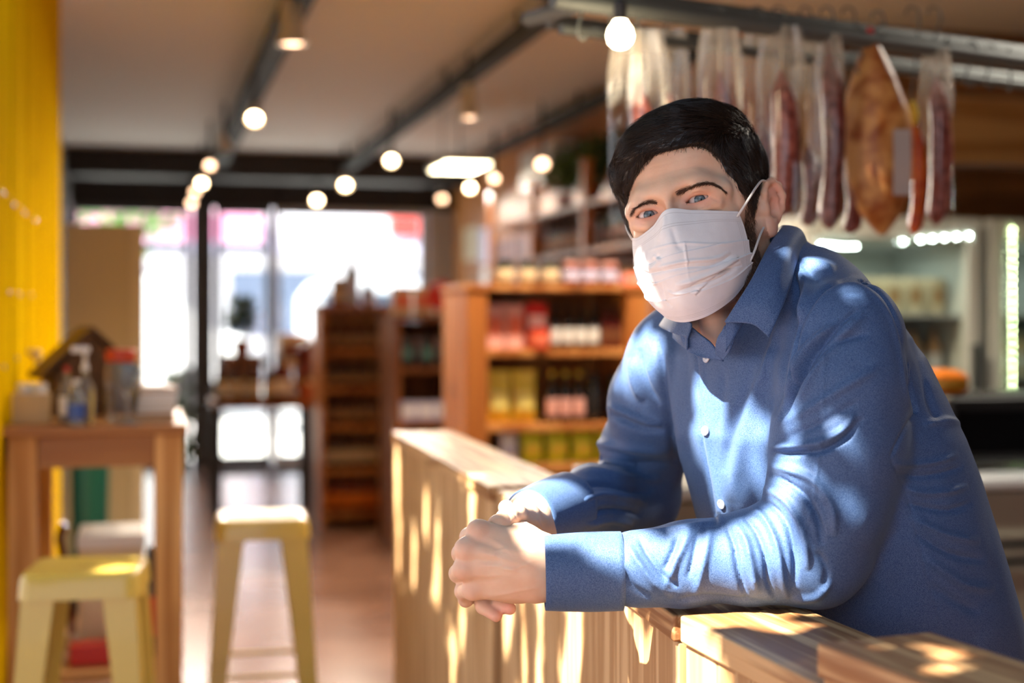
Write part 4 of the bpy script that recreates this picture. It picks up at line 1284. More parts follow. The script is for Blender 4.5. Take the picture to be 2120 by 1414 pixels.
# far sleeve
sh.path([Q(1402, 745, 1.775), Q(1362, 830, 1.83), Q(1334, 930, 1.895)], [.058, .056, .054], k=.035)
sh.path([Q(1334, 930, 1.895), Q(1318, 1030, 1.930), Q(1232, 1042, 1.80), Q(1165, 1056, 1.705)], [.054, .054, .047, .0385], k=.018)
v, f = sh.mesh((-.02, 1.36, -.53), (.70, 2.02, .15), .0042)
v = relax(v, f, 2)
v, f = subdiv(v, f)
g = .0045
folds = [
    # placket edges and yoke / armhole / side seams
    ([(1440, 712), (1446, 800), (1452, 900), (1470, 1000), (1482, 1085)], 3.0, -.0022, 's'),
    ([(1450, 712), (1456, 800), (1462, 900), (1480, 1000), (1492, 1085)], 6.0, .0016, 's'),
    ([(1640, 800), (1650, 700), (1672, 640), (1712, 594), (1766, 578), (1820, 602), (1852, 650), (1872, 720), (1884, 800), (1896, 852)], 3.6, -.0062, 's'),
    ([(1650, 800), (1660, 705), (1682, 648), (1716, 604), (1766, 588), (1812, 612), (1842, 655), (1862, 720), (1874, 800), (1886, 852)], 5.0, .0016, 's'),
    ([(1896, 852), (1872, 890), (1842, 950)], 3, -0.0026),
    ([(1846, 955), (1880, 1030), (1898, 1100), (1922, 1200), (1950, 1290), (1960, 1330)], 2.2, -.0016, 's'),
    ([(1640, 520), (1672, 560), (1700, 590)], 3, -0.0023),
    ([(1778, 640), (1724, 688), (1668, 756), (1628, 840), (1612, 880)], 5, -.0085), ([(1790, 652), (1738, 702), (1684, 770), (1646, 850)], 8, .0045), ([(1720, 668), (1668, 730), (1640, 800)], 7, .0030),
    # near sleeve, upper: long sweeping folds
    ([(1626, 820), (1660, 740), (1712, 690), (1770, 660)], 9, 0.0059), ([(1622, 860), (1660, 780), (1730, 710), (1800, 690)], 7, -0.0052),
    ([(1612, 880), (1670, 850), (1750, 800), (1820, 760)], 9, 0.0036), ([(1606, 915), (1690, 880), (1780, 830)], 7, -0.0033),
    ([(1594, 925), (1640, 924), (1700, 915), (1745, 890), (1770, 855)], 6, 0.0065), ([(1590, 938), (1640, 938), (1704, 932), (1752, 905), (1786, 865)], 5, -0.0072),
    ([(1590, 962), (1640, 975), (1690, 1000), (1722, 1050), (1728, 1110)], 8, 0.0068), ([(1588, 980), (1630, 1000), (1668, 1030), (1694, 1080), (1700, 1130)], 6, -0.0068),
    ([(1580, 1010), (1620, 1030), (1650, 1070), (1668, 1120), (1672, 1180)], 7, 0.0065), ([(1570, 1030), (1606, 1056), (1632, 1100), (1644, 1160), (1646, 1215)], 5, -0.0072),
    ([(1552, 1050), (1586, 1080), (1608, 1130), (1618, 1190), (1630, 1240)], 7, 0.0072), ([(1540, 1070), (1566, 1100), (1584, 1150), (1592, 1210), (1610, 1245)], 5, -0.0072),
    ([(1520, 1085), (1544, 1120), (1556, 1170), (1568, 1230)], 7, 0.0065), ([(1504, 1090), (1520, 1130), (1530, 1190), (1548, 1246)], 5, -0.0062),
    ([(1706, 880), (1694, 960), (1684, 1040), (1660, 1120)], 3, 0.0018), ([(1712, 690), (1706, 780), (1704, 880)], 2.5, 0.0013),
    # near forearm
    ([(1300, 1128), (1318, 1160), (1350, 1200), (1392, 1236)], 7, 0.0059), ([(1322, 1112), (1344, 1150), (1372, 1190), (1404, 1216)], 5, -0.0055),
    ([(1290, 1180), (1310, 1215), (1345, 1240)], 6, -0.0046), ([(1430, 1092), (1416, 1130), (1396, 1170), (1380, 1215)], 8, 0.0049),
    ([(1404, 1108), (1392, 1145), (1376, 1180)], 5, -0.0039), ([(1470, 1090), (1462, 1140), (1450, 1190), (1440, 1240)], 8, 0.0039),
    ([(1446, 1100), (1436, 1150), (1424, 1200)], 5, -0.0039), ([(1400, 1244), (1460, 1236), (1520, 1242), (1600, 1250)], 6, -0.0039),
    ([(1310, 1110), (1360, 1100), (1410, 1092), (1480, 1080)], 5, 0.0029),
    ([(1640, 1240), (1690, 1236), (1722, 1200)], 7, 0.0039), ([(1690, 1140), (1712, 1180), (1706, 1220)], 6, -0.0039),
    # shirt front
    ([(1600, 720), (1570, 800), (1545, 880), (1530, 960), (1516, 1040)], 16, 0.0052), ([(1566, 760), (1540, 830), (1512, 900), (1500, 980)], 10, -0.0036),
    ([(1650, 620), (1636, 680), (1620, 740), (1612, 800), (1600, 860)], 9, -0.0084), ([(1626, 620), (1612, 680), (1596, 740), (1580, 800)], 9, 0.0052),
    ([(1385, 700), (1392, 780), (1404, 870), (1416, 960)], 10, 0.0039), ([(1366, 700), (1372, 780), (1384, 870), (1400, 960)], 7, -0.0059),
    ([(1420, 720), (1424, 800), (1430, 880)], 8, -0.0021), ([(1500, 760), (1494, 830), (1486, 900)], 8, -0.0021),
    ([(1656, 540), (1690, 545), (1730, 560)], 8, 0.0046), ([(1648, 566), (1672, 590), (1664, 630), (1650, 664)], 8, 0.0065), ([(1640, 556), (1650, 600), (1640, 650)], 5, -0.0059),
    # far sleeve
    ([(1258, 838), (1290, 850), (1330, 866), (1370, 880)], 7, 0.0072), ([(1262, 858), (1290, 872), (1330, 888), (1376, 892)], 6, -0.0065),
    ([(1324, 720), (1330, 770), (1345, 810), (1368, 840)], 7, -0.0052), ([(1306, 740), (1312, 790), (1330, 830)], 8, 0.0046),
    ([(1222, 916), (1270, 922), (1330, 930), (1392, 936)], 9, 0.0065), ([(1210, 946), (1262, 952), (1320, 962), (1386, 960)], 7, -0.0065),
    ([(1180, 975), (1240, 976), (1300, 990), (1370, 992)], 8, 0.0055), ([(1190, 1006), (1250, 1002), (1310, 1016), (1350, 1020)], 6, -0.0059),
    ([(1200, 1040), (1240, 1026), (1300, 1030), (1340, 1046)], 7, 0.0055), ([(1215, 1076), (1250, 1056), (1300, 1058), (1330, 1070)], 6, -0.0055),
    ([(1215, 1092), (1260, 1078), (1310, 1086)], 6, 0.0042),
    # back and side, gathers running from the side seam
    ([(1850, 960), (1890, 962), (1940, 955), (1985, 940)], 6, 0.0036), ([(1856, 980), (1900, 986), (1950, 980), (1995, 965)], 6, -0.0036),
    ([(1868, 1010), (1910, 1020), (1960, 1018), (2005, 1005)], 7, 0.0039), ([(1876, 1040), (1920, 1052), (1970, 1056), (2014, 1040)], 6, -0.0039),
    ([(1885, 1070), (1920, 1090), (1970, 1110), (2030, 1120)], 9, 0.0042), ([(1896, 1100), (1930, 1126), (1980, 1150), (2040, 1160)], 7, -0.0039),
    ([(1910, 1150), (1950, 1180), (2000, 1210), (2060, 1220)], 9, 0.0033), ([(1925, 1210), (1970, 1240), (2030, 1270)], 9, -0.0029),
    ([(1890, 700), (1910, 760), (1925, 830), (1950, 880)], 9, -0.0033), ([(1912, 880), (1960, 870), (1990, 880)], 7, 0.0033),
]
Ns = vnormals(v, f)
v = v + Ns * (vnoise(v, 16, 2) * .0022 + vnoise(v * np.array([1, 1, .5]), 38, 3) * .0010)[:, None]
v = press_folds(v, f, folds, slack=.05)
v = relax(v, f, 1, .35)
# the cloth of the belly flattens where it meets the back of the counter
_xa = np.array([math.cos(ctB), math.sin(ctB)]); _s = (v[:, :2] - np.array([-.020, 2.555])) @ _xa
_m = np.clip((-.265 - v[:,2]) / .03, 0, 1) * (v[:,1] > 1.54) * (v[:,1] < 1.82) * (_s > .09)
v[:, :2] += _xa * (np.clip(.1425 - _s, 0, .04) * _m)[:, None]
shirt = mesh_np('shirt', v - BASE, f, M_shirt, man)

def sheet(grid, n_u, n_v, closed_u=False):
    """smooth surface through a grid of control points (rows, cols, 3)"""
    G = np.asarray(grid, float)
    def cr(P, t):
        n = len(P); s = t * (n - 1); i = np.minimum(s.astype(int), n - 2); x = (s - i)
        x = x.reshape((-1,) + (1,) * (P.ndim - 1))
        p1 = P[i]; p2 = P[i+1]
        p0 = np.where((i > 0).reshape(x.shape), P[np.maximum(i-1, 0)], 2 * p1 - p2)
        p3 = np.where((i < n - 2).reshape(x.shape), P[np.minimum(i+2, n-1)], 2 * p2 - p1)
        return .5 * (2*p1 + (p2-p0)*x + (2*p0-5*p1+4*p2-p3)*x*x + (3*p1-p0-3*p2+p3)*x**3)
    A = cr(G, np.linspace(0, 1, n_v))                       # rows
    B = cr(A.transpose(1, 0, 2), np.linspace(0, 1, n_u))    # cols
    V = B.transpose(1, 0, 2)
    idx = np.arange(n_v * n_u).reshape(n_v, n_u)
    q = np.stack([idx[:-1, :-1], idx[:-1, 1:], idx[1:, 1:], idx[1:, :-1]], -1).reshape(-1, 4)
    return V.reshape(-1, 3), q
def solid(o, t, off=0, bev=False):
    md = o.modifiers.new('solidify', 'SOLIDIFY'); md.thickness = t; md.offset = off
    return o

# collar: a folded leaf running round the neck from the near point to the far point
inner = [Q(1503, 672, 1.515), Q(1527, 632, 1.512), Q(1556, 584, 1.525), Q(1590, 520, 1.570), Q(1618, 478, 1.650), Q(1590, 500, 1.745), Q(1520, 560, 1.790), Q(1440, 610, 1.745), Q(1398, 640, 1.670), Q(1400, 650, 1.615), Q(1424, 668, 1.568)]
crest = [p + c for p, c in zip(inner, [C(.001,-.003,.002), C(.004,-.004,.004), C(.005,-.004,.005), C(.004,-.003,.006), C(.004,0,.006), C(.003,.004,.005), C(0,.004,.004), C(-.004,.002,.004), C(-.004,0,.003), C(-.004,-.002,.002), C(-.001,-.004,.000)])]
outer = [Q(1592, 699, 1.492), Q(1614, 650, 1.495), Q(1634, 598, 1.518), Q(1650, 540, 1.575), Q(1672, 506, 1.670), Q(1640, 520, 1.790), Q(1530, 590, 1.830), Q(1400, 655, 1.780), Q(1366, 672, 1.690), Q(1384, 686, 1.610), Q(1424, 700, 1.560)]
mid = [(a * .5 + b * .5) + C(.004, -.004, .006) for a, b in zip(crest, outer)]
stand = [p + C(0, 0.004, -.030) for p in inner]
vv, qq = sheet([stand, inner, crest, mid, outer], 120, 26)
collar = mesh_np('collar', vv - BASE, qq, M_shirt, shirt); solid(collar, .0016)
# the open neck band under the leaf: both tips crossing at the top button
band = [[Q(1500, 676, 1.523), Q(1530, 655, 1.520)], [Q(1486, 700, 1.533), Q(1520, 700, 1.516)], [Q(1482, 724, 1.545), Q(1510, 728, 1.525)], [Q(1488, 742, 1.552), Q(1498, 744, 1.545)]]
vv, qq = sheet(band, 14, 24)
o = mesh_np('neck_band', vv - BASE, qq, M_shirt, shirt); solid(o, .002)
band2 = [[Q(1400, 655, 1.600), Q(1424, 672, 1.570)], [Q(1408, 694, 1.585), Q(1452, 694, 1.560)], [Q(1422, 724, 1.580), Q(1474, 712, 1.552)], [Q(1444, 738, 1.566), Q(1498, 748, 1.546)]]
vv, qq = sheet(band2, 14, 24)
o = mesh_np('neck_band', vv - BASE, qq, M_shirt, shirt); solid(o, .002)

def cuff(name, A, B, ra, rb, squash, roll, thick=.0022, nseg=72):
    """a turned tube of cloth with a rounded lip at both ends; A is the wrist end"""
    A = np.array(A); B = np.array(B); ax = B - A; L = np.linalg.norm(ax); ax /= L
    e1 = np.cross(ax, [0, 0, 1.]); e1 /= np.linalg.norm(e1); e2 = np.cross(e1, ax)
    prof = []
    N = 14
    for i in range(N + 1):
        t = i / N; prof.append((t * L, ra + (rb - ra) * t + .0012 * math.sin(PI * t)))
    prof.append((L + .0006, rb - thick * .5))
    for i in range(N + 1):
        t = 1 - i / N; prof.append((t * L, ra + (rb - ra) * t - thick))
    prof.append((-.0006, ra - thick * .5))
    V = []
    for s, r in prof:
        for k in range(nseg):
            a = 2 * PI * k / nseg
            w = 1 + .012 * math.sin(3 * a + 1) + .010 * math.sin(2 * a + 5 * s)
            V.append(A + ax * s + e1 * r * squash * w * math.cos(a) + e2 * r * w * math.sin(a))
    n = len(prof); Fq = []
    for i in range(n):
        j = (i + 1) % n
        for k in range(nseg):
            k2 = (k + 1) % nseg; Fq.append((i*nseg+k, i*nseg+k2, j*nseg+k2, j*nseg+k))
    V = np.array(V)
    return mesh_np(name, V - BASE, np.array(Fq)[:, ::-1], M_shirt, shirt)
cuff('cuff', Q(1128, 1186, 1.476), Q(1287, 1182, 1.478), .0388, .0412, .90, 0)
cuff('cuff', Q(1095, 1080, 1.645), Q(1178, 1048, 1.722), .0378, .0425, .92, 0)

M_btn = mat('button_pearl', srgb(222, 226, 232), rough=.2, spec=.6, coat=.4)
nb = np.array([-.857, -.514, .05]); nb /= np.linalg.norm(nb)
# settle each button on the cloth by looking up the nearest front vertex at its pixel
pv = project(v)
for px, py in ((1464, 742), (1463, 892), (1494, 1043)):
    dpx = np.hypot(pv[:,0] - px, pv[:,1] - py)
    c_ = np.where(dpx < 8)[0]; c_ = c_[v[c_, 1] < v[c_, 1].min() + .02]
    pt = v[c_].mean(0); nr = vnormals(v, f)[c_].mean(0); nr /= np.linalg.norm(nr)
    mb = MB()
    mb.lathe([(.0001, .0016), (.0034, .0016), (.0040, .0022), (.0050, .0022), (.0056, .0012), (.0050, 0), (.0001, 0)], n=24)
    for k in range(4):
        a = PI / 4 + k * PI / 2
        mb.lathe([(.0006, .0012), (.0006, .0019), (.0001, .0019)], c=(.0014 * math.cos(a), .0014 * math.sin(a), 0), n=8, mi=1)
    bo = mb.build('button', [M_btn, mat('button_hole', srgb(90, 100, 120))], shirt, smooth=True, loc=tuple(pt + nr * .0006 - BASE))
    bo.rotation_euler = Vector(tuple(nr)).to_track_quat('Z', 'Y').to_euler()

# ------------------------------------------------------------------ trousers and shoes (behind the counter)
tr = Sdf()
tr.ell(C(.475, 1.745, -.52), (.155, .150, .11), k=.04)
for hp, ft in zip(HPS, FT):
    kn = (hp + ft) / 2 + C(-.03, -.01, .03)
    tr.path([hp, kn, ft + C(0, 0, .10)], [.092, .070, .058], k=.05)
v2, f2 = tr.mesh((.2, 1.4, -1.26), (.8, 2.25, -.40), .012)
mesh_np('trousers', relax(v2, f2, 2) - BASE, f2, mat('trousers', srgb(38, 40, 48), rough=.8), man)
for ft in FT:
    s2 = Sdf()
    s2.path([ft + C(.035, .015, .042), ft + C(-.06, -.03, .036), ft + C(-.15, -.075, .030)], [.040, .040, .032], k=.03)
    s2.fn(lambda X, Y, Z: (-EYE + .002) - Z + 0 * (X + Y), (-9, -9, -9), (9, 9, 9), k=.004, op='i')
    v2, f2 = s2.mesh(tuple(ft + C(-.22, -.16, -.02)), tuple(ft + C(.12, .1, .12)), .006)
    mesh_np('shoe', v2 - BASE, f2, mat('shoe_leather', srgb(40, 30, 26), rough=.35), man)

# ------------------------------------------------------------------ face mask
def mask_material():
    m = bpy.data.materials.new('mask_cloth'); m.use_nodes = True
    nt = m.node_tree; b = nt.nodes['Principled BSDF']
    b.inputs['Roughness'].default_value = .75; b.inputs['Specular IOR Level'].default_value = .25
    uv = nt.nodes.new('ShaderNodeUVMap'); uv.uv_map = 'uv'
    sp = nt.nodes.new('ShaderNodeSeparateXYZ'); nt.links.new(uv.outputs[0], sp.inputs[0])
    def M(op, a, b_=None):
        n = nt.nodes.new('ShaderNodeMath'); n.operation = op
        for i, x in enumerate((a, b_)):
            if x is None: continue
            if isinstance(x, (int, float)): n.inputs[i].default_value = x
            else: nt.links.new(x, n.inputs[i])
        return n.outputs[0]
    def band(c, at, w): return M('LESS_THAN', M('ABSOLUTE', M('SUBTRACT', c, at)), w)
    def dash(c, n, duty=.5): return M('LESS_THAN', M('FRACT', M('MULTIPLY', c, n)), duty)
    U, V = sp.outputs[0], sp.outputs[1]
    rows = None
    for at in (.035, .115, .135, .915, .935, .955):
        r = band(V, at, .0022); rows = r if rows is None else M('MAXIMUM', rows, r)
    pr = M('MULTIPLY', rows, dash(U, 120, .45))
    cols = None
    for at in (.955, .968, .981, .019, .032, .045):
        r = band(U, at, .0016); cols = r if cols is None else M('MAXIMUM', cols, r)
    pc = M('MULTIPLY', M('MULTIPLY', cols, dash(V, 66)), M('GREATER_THAN', V, .13))
    dots = M('MAXIMUM', pr, pc)
    n = nt.nodes.new('ShaderNodeTexNoise'); n.inputs['Scale'].default_value = 60; n.inputs['Detail'].default_value = 6
    tc = nt.nodes.new('ShaderNodeTexCoord'); nt.links.new(tc.outputs['Object'], n.inputs['Vector'])
    r1 = nt.nodes.new('ShaderNodeValToRGB')
    r1.color_ramp.elements[0].position = .3; r1.color_ramp.elements[0].color = srgb(242, 243, 244)
    r1.color_ramp.elements[1].position = .7; r1.color_ramp.elements[1].color = srgb(250, 251, 252)
    nt.links.new(n.outputs['Fac'], r1.inputs[0])
    mx = nt.nodes.new('ShaderNodeMix'); mx.data_type = 'RGBA'; mx.inputs['B'].default_value = srgb(186, 184, 182)
    nt.links.new(dots, mx.inputs['Factor']); nt.links.new(r1.outputs[0], mx.inputs['A'])
    nt.links.new(mx.outputs['Result'], b.inputs['Base Color'])
    f2_ = nt.nodes.new('ShaderNodeTexNoise'); f2_.inputs['Scale'].default_value = 900
    nt.links.new(tc.outputs['Object'], f2_.inputs['Vector'])
    bp = nt.nodes.new('ShaderNodeBump'); bp.inputs['Strength'].default_value = .2; bp.inputs['Distance'].default_value = .0005
    nt.links.new(M('SUBTRACT', f2_.outputs['Fac'], dots), bp.inputs['Height'])
    nt.links.new(bp.outputs[0], b.inputs['Normal'])
    return m
MG = np.array([
 [(-.060,-.058,-.017), (-.046,-.080,-.021), (-.022,-.100,-.016), (0,-.1135,-.004), (.022,-.1005,-.009), (.044,-.0800,-.014), (.0600,-.057,-.0165)],
 [(-.063,-.056,-.033), (-.050,-.084,-.038), (-.025,-.110,-.037), (0,-.1290,-.034), (.025,-.1115,-.033), (.047,-.0850,-.032), (.0625,-.055,-.0340)],
 [(-.064,-.056,-.052), (-.052,-.090,-.058), (-.026,-.120,-.061), (0,-.1345,-.059), (.026,-.1205,-.058), (.048,-.0895,-.055), (.0625,-.053,-.0520)],
 [(-.061,-.056,-.070), (-.049,-.091,-.079), (-.025,-.117,-.085), (0,-.1300,-.084), (.025,-.1170,-.083), (.047,-.0870,-.077), (.0615,-.050,-.0670)],
 [(-.055,-.056,-.085), (-.043,-.088,-.098), (-.022,-.110,-.106), (0,-.1190,-.107), (.023,-.1070,-.104), (.045,-.0780,-.094), (.0595,-.047,-.0760)],
 [(-.048,-.052,-.096), (-.037,-.078,-.110), (-.019,-.095,-.120), (0,-.1010,-.123), (.020,-.0930,-.119), (.040,-.0700,-.106), (.0560,-.044,-.0850)]])
nu, nv_ = 260, 200
mv, mq = sheet(MG, nu, nv_)
uvm = np.stack(np.meshgrid(np.linspace(0, 1, nu), np.linspace(0, 1, nv_)), -1).reshape(-1, 2)
mv = h2c(mv)
mfold = [
    ([(1372, 556), (1430, 545), (1520, 541)], 3.0, -0.0016), ([(1340, 520), (1400, 505), (1470, 506), (1520, 505)], 2.5, 0.0011),
    ([(1350, 566), (1420, 553), (1480, 548), (1516, 526)], 3.2, -0.0025), ([(1352, 556), (1420, 542), (1480, 536), (1512, 520)], 4, 0.0022),
    ([(1400, 604), (1460, 585), (1500, 562), (1532, 540)], 3.2, -0.0036), ([(1398, 592), (1460, 572), (1505, 548), (1528, 530)], 5, 0.0032),
    ([(1430, 594), (1448, 582), (1490, 565), (1536, 548)], 3, -0.0029), ([(1436, 610), (1470, 580), (1505, 562)], 5, 0.0025),
    ([(1440, 612), (1462, 590), (1490, 575), (1526, 556)], 3.4, -0.0025),
    ([(1345, 560), (1365, 542), (1352, 530)], 4, 0.0025), ([(1330, 560), (1344, 566), (1372, 560)], 3, -0.0029), ([(1338, 548), (1352, 540), (1366, 526)], 3, -0.0025),
    ([(1380, 600), (1400, 608), (1450, 602)], 3, 0.0018), ([(1386, 606), (1420, 604), (1456, 596)], 2.6, -0.0014),
    ([(1422, 556), (1426, 576), (1430, 592)], 3.0, .0004), ([(1416, 500), (1420, 530), (1424, 560)], 2.6, 0.0011),
    ([(1368, 586), (1376, 620), (1392, 636)], 3.4, -0.0018), ([(1360, 590), (1350, 576), (1342, 560)], 3.4, 0.0018),
    ([(1378, 446), (1374, 470), (1364, 500)], 4, 0.0011), ([(1392, 470), (1400, 500), (1412, 520)], 6, -0.0014),
]
pl = np.zeros(len(mv))
for at, amp in ((.36, .0018), (.53, .0024), (.70, .0022)):              # the three pleats, deepest at the sides
    pl += np.where(uvm[:,1] > at, amp * np.exp(-((uvm[:,1] - at) / .06)), 0) * (.35 + .65 * np.abs(uvm[:,0] * 2 - 1))
mN = vnormals(mv, mq)
sgn = -1 if (mN[len(mv)//2] @ (mv[len(mv)//2])) > 0 else 1
if sgn < 0: mq = mq[:, ::-1]; mN = -mN
mv = mv + mN * (pl + .0016 + vnoise(mv, 45, 4) * .0005)[:, None]
mv = press_folds(mv, mq, mfold, slack=.08)
mask = mesh_np('face_mask', mv - BASE, mq, mask_material(), man)
uvl = mask.data.uv_layers.new(name='uv')
uvl.data.foreach_set('uv', uvm[mq.ravel()].astype(np.float32).ravel())
solid(mask, .0007)
M_loop = mat('ear_loop', srgb(226, 222, 216), rough=.7)
lp = MB()
pts = [Q(1526, 449, 1.5285), Q(1541, 426, 1.5285), Q(1555, 404, 1.536), Q(1566, 387, 1.552), Q(1578, 374, 1.580), Q(1590, 378, 1.600)]
lp.tube([tuple(p - BASE) for p in smooth_line(np.array(pts), 5)], .00135, 8)
lp.build('ear_loop', M_loop, mask, smooth=True)
lp = MB()
pts = [Q(1547, 551, 1.545), Q(1556, 534, 1.543), Q(1563, 517, 1.548), Q(1569, 500, 1.556), Q(1574, 486, 1.570), Q(1582, 470, 1.590)]
lp.tube([tuple(p - BASE) for p in smooth_line(np.array(pts), 5)], .00135, 8)
lp.build('ear_loop', M_loop, mask, smooth=True)
lp = MB()
for z0, z1, y0 in ((-.018, .014, -.055), (-.080, -.040, -.045)):
    pts = [(-.063, y0, z0), (-.076, -.025, (z0 + z1) / 2), (-.084, .002, z1), (-.088, .018, z1 * .8)]
    lp.tube([tuple(h2c(np.array(p)) - BASE) for p in smooth_line(np.array(pts), 5)], .00135, 8)
lp.build('ear_loop', M_loop, mask, smooth=True)
# ================================================================== things on the tables, shelves and rack
def bottle(name, h, r, body, cap, label_m=None, loc=(0, 0, 0), neck=.32, parent=None):
    """glass bottle body with its cap and paper label as parts"""
    b = MB().lathe([(r*.2, .001), (r*.85, 0), (r, h*.03), (r, h*.55), (r*.92, h*.64), (r*neck*1.1, h*.78), (r*neck, h*.92), (r*neck, h*.93)], n=16).build(name, body, parent, smooth=True, loc=loc)
    MB().lathe([(r*neck*1.15, h*.9), (r*neck*1.2, h*.99), (r*neck*.6, h)], n=12).build('cap', cap, b, smooth=True)
    if label_m: MB().lathe([(r*1.01, h*.14), (r*1.02, h*.15), (r*1.02, h*.46), (r*1.01, h*.47)], n=16).build('label', label_m, b, smooth=True)
    return b
def jar(name, h, r, body, cap, label_m=None, loc=(0, 0, 0)):
    b = MB().lathe([(r*.2, .001), (r*.9, 0), (r, h*.05), (r, h*.74), (r*.85, h*.82), (r*.85, h*.84)], n=16).build(name, body, None, smooth=True, loc=loc)
    MB().lathe([(r*.92, h*.82), (r*.95, h*.84), (r*.95, h*.99), (r*.85, h)], n=16).build('lid', cap, b, smooth=True)
    if label_m: MB().lathe([(r*1.01, h*.2), (r*1.02, h*.21), (r*1.02, h*.6), (r*1.01, h*.61)], n=16).build('label', label_m, b, smooth=True)
    return b
def carton(name, w, d, h, body, panel, loc=(0, 0, 0)):
    b = MB().box((-w/2, -d/2, 0), (w/2, d/2, h)).build(name, body, None, bevel=.003, loc=loc)
    MB().box((-w*.4, -d/2 - .0012, h*.30), (w*.4, -d/2 - .0002, h*.72)).build('printed_panel', panel, b)
    MB().box((-w*.5, -d*.02, h - .0004), (w*.5, d*.02, h + .0006)).build('flap_seam', panel, b)
    return b
def pouch(name, w, d, h, body, panel, loc=(0, 0, 0)):
    vs = []; n = 10; m = 9
    for j in range(m + 1):
        t = j / m; th = d * (math.sin(PI * min(t * 1.02, 1)) ** .6 * (1 - t * .55) + .015) / 2 if j < m else .002
        for k in range(n):
            a = 2 * PI * k / n; ca, sa = math.cos(a), math.sin(a)
            vs.append((w / 2 * (1 - .04 * math.sin(PI * t)) * math.copysign(abs(ca) ** .5, ca), th * math.copysign(abs(sa) ** .8, sa), h * t))
    fs = [(j*n+k, j*n+(k+1) % n, (j+1)*n+(k+1) % n, (j+1)*n+k) for j in range(m) for k in range(n)] + [tuple(range(n))[::-1], tuple(m*n+k for k in range(n))]
    b = MB().add(vs, fs).build(name, body, None, smooth=True, loc=loc)
    MB().box((-w*.33, -d*.47, h*.28), (w*.33, -d*.455, h*.62)).build('label', panel, b)
    MB().box((-w*.5, -.003, h*.95), (w*.5, .003, h*1.02)).build('sealed_edge', body, b)
    return b
G = {}
def c_(n, rgb, **k):
    if n not in G: G[n] = mat(n, srgb(*rgb), **{**dict(rough=.35), **k})
    return G[n]
amber = c_('amber_glass', (70, 34, 16), rough=.1, spec=.7); dkg = c_('dark_glass', (26, 24, 26), rough=.1, spec=.8); grn = c_('green_glass', (34, 56, 34), rough=.1)
white = c_('white_paper', (232, 230, 226)); cream = c_('cream_paper', (216, 196, 160)); yellow = c_('yellow_film', (232, 200, 60)); lime = c_('lime_film', (206, 216, 40))
red = c_('red_print', (196, 44, 36)); coral = c_('coral_print', (226, 120, 92)); pink = c_('pink_print', (226, 170, 160)); teal = c_('teal_print', (92, 150, 150)); black = c_('black_print', (28, 26, 28)); blue = c_('blue_print', (60, 90, 160)); gold = c_('gold_lid', (190, 150, 60), metal=.6); brown = c_('brown_print', (110, 66, 40)); orange = c_('orange_print', (232, 128, 30)); lilac = c_('lilac_paper', (190, 190, 220)); kraft = c_('kraft_paper', (176, 136, 92)); wine = c_('wine_red', (92, 22, 24), rough=.15)
def put(o, label, cat, group=None): return tag(o, label, cat, group)
def row(proto, pts, label, cat, group):
    """proto at the first place, copies of it and of its parts at the others"""
    for i, p in enumerate(pts):
        o = proto if i == 0 else copy_tree(proto)
        o.location = p[:3]
        if len(p) > 3: o.rotation_euler = (0, 0, p[3])
        put(o, label, cat, group)
def line(x0, x1, n, y, z, jit=.006):
    return [(x0 + (x1 - x0) * i / max(n - 1, 1) + random.uniform(-jit, jit) * 0, y + random.uniform(-jit, jit), z, random.uniform(-.1, .1)) for i in range(n)]

# ---- on the high table
cx_, cy_ = (TX0+TX1)/2, (TY0+TY1)/2
def on_tab(px, Y): return (X_at(px, Y), Y, TZ)
clear = mat('clear_plastic', srgb(225, 232, 236), rough=.08, trans=.85, ior=1.3)
def dispenser(loc):
    b = bottle('pump_bottle', .15, .024, clear, white, None, loc)
    MB().tube([(0, 0, .145), (0, 0, .185)], .005).build('pump', white, b, smooth=True)
    MB().box((-.034, -.008, .180), (.012, .008, .196)).build('spout', white, b, bevel=.003)
    return b
put(dispenser(on_tab(176, 3.76)), 'clear pump bottle with a white nozzle at the front of the high table', 'bottle')
put(bottle('sanitizer_bottle', .115, .023, clear, white, blue, on_tab(158, 3.70)), 'small clear bottle with a blue label, front of the high table', 'bottle')
put(bottle('sauce_bottle', .145, .019, clear, red, white, on_tab(138, 3.80)), 'slim clear bottle with a red cap on the high table', 'bottle')
gj = jar('storage_jar', .185, .042, clear, c_('red_lid', (204, 74, 50)), None, on_tab(250, 3.95)); put(gj, 'glass jar with an orange-red lid at the right of the high table', 'jar')
gb = MB().lathe([(.030, 0), (.028, .003), (.004, .008), (.0035, .06), (.012, .075), (.028, .10), (.031, .125), (.029, .15), (.028, .15), (.029, .125), (.026, .102), (.002, .078)], n=24).build('wine_glass', clear, None, smooth=True, loc=on_tab(266, 3.74))
put(gb, 'clear stemmed glass standing near the front edge of the high table', 'glass')
# basket with a pitched wooden roof
bx, by, _z = on_tab(178, 4.12)
t_ = empty('roofed_basket', (bx, by, TZ), .3, 'brown woven basket with a pitched house roof on the high table', 'basket'); t_.scale = (1.2, 1.0, 1.22)
wick = mat('wicker', srgb(120, 84, 50), rough=.8, noise=(srgb(80, 54, 30), 120), bump=.6, bscale=90)
bb = MB(); bb.box((-.085, -.06, 0), (.085, .06, .008)).box((-.085, -.06, .008), (-.079, .06, .10)).box((.079, -.06, .008), (.085, .06, .10)).box((-.079, -.06, .008), (.079, -.054, .10)).box((-.079, .054, .008), (.079, .06, .10)); bb.build('basket_body', wick, t_, bevel=.002)
for s in (-1, 1):
    rp_ = MB().hexa([(0, -.075, .190), (s*.115, -.075, .085), (s*.115, .075, .085), (0, .075, .190)], [(0, -.075, .202), (s*.115, -.075, .097), (s*.115, .075, .097), (0, .075, .202)])
    rp_.build('roof_board', mat('roof_wood', srgb(96, 66, 40), rough=.6), t_)
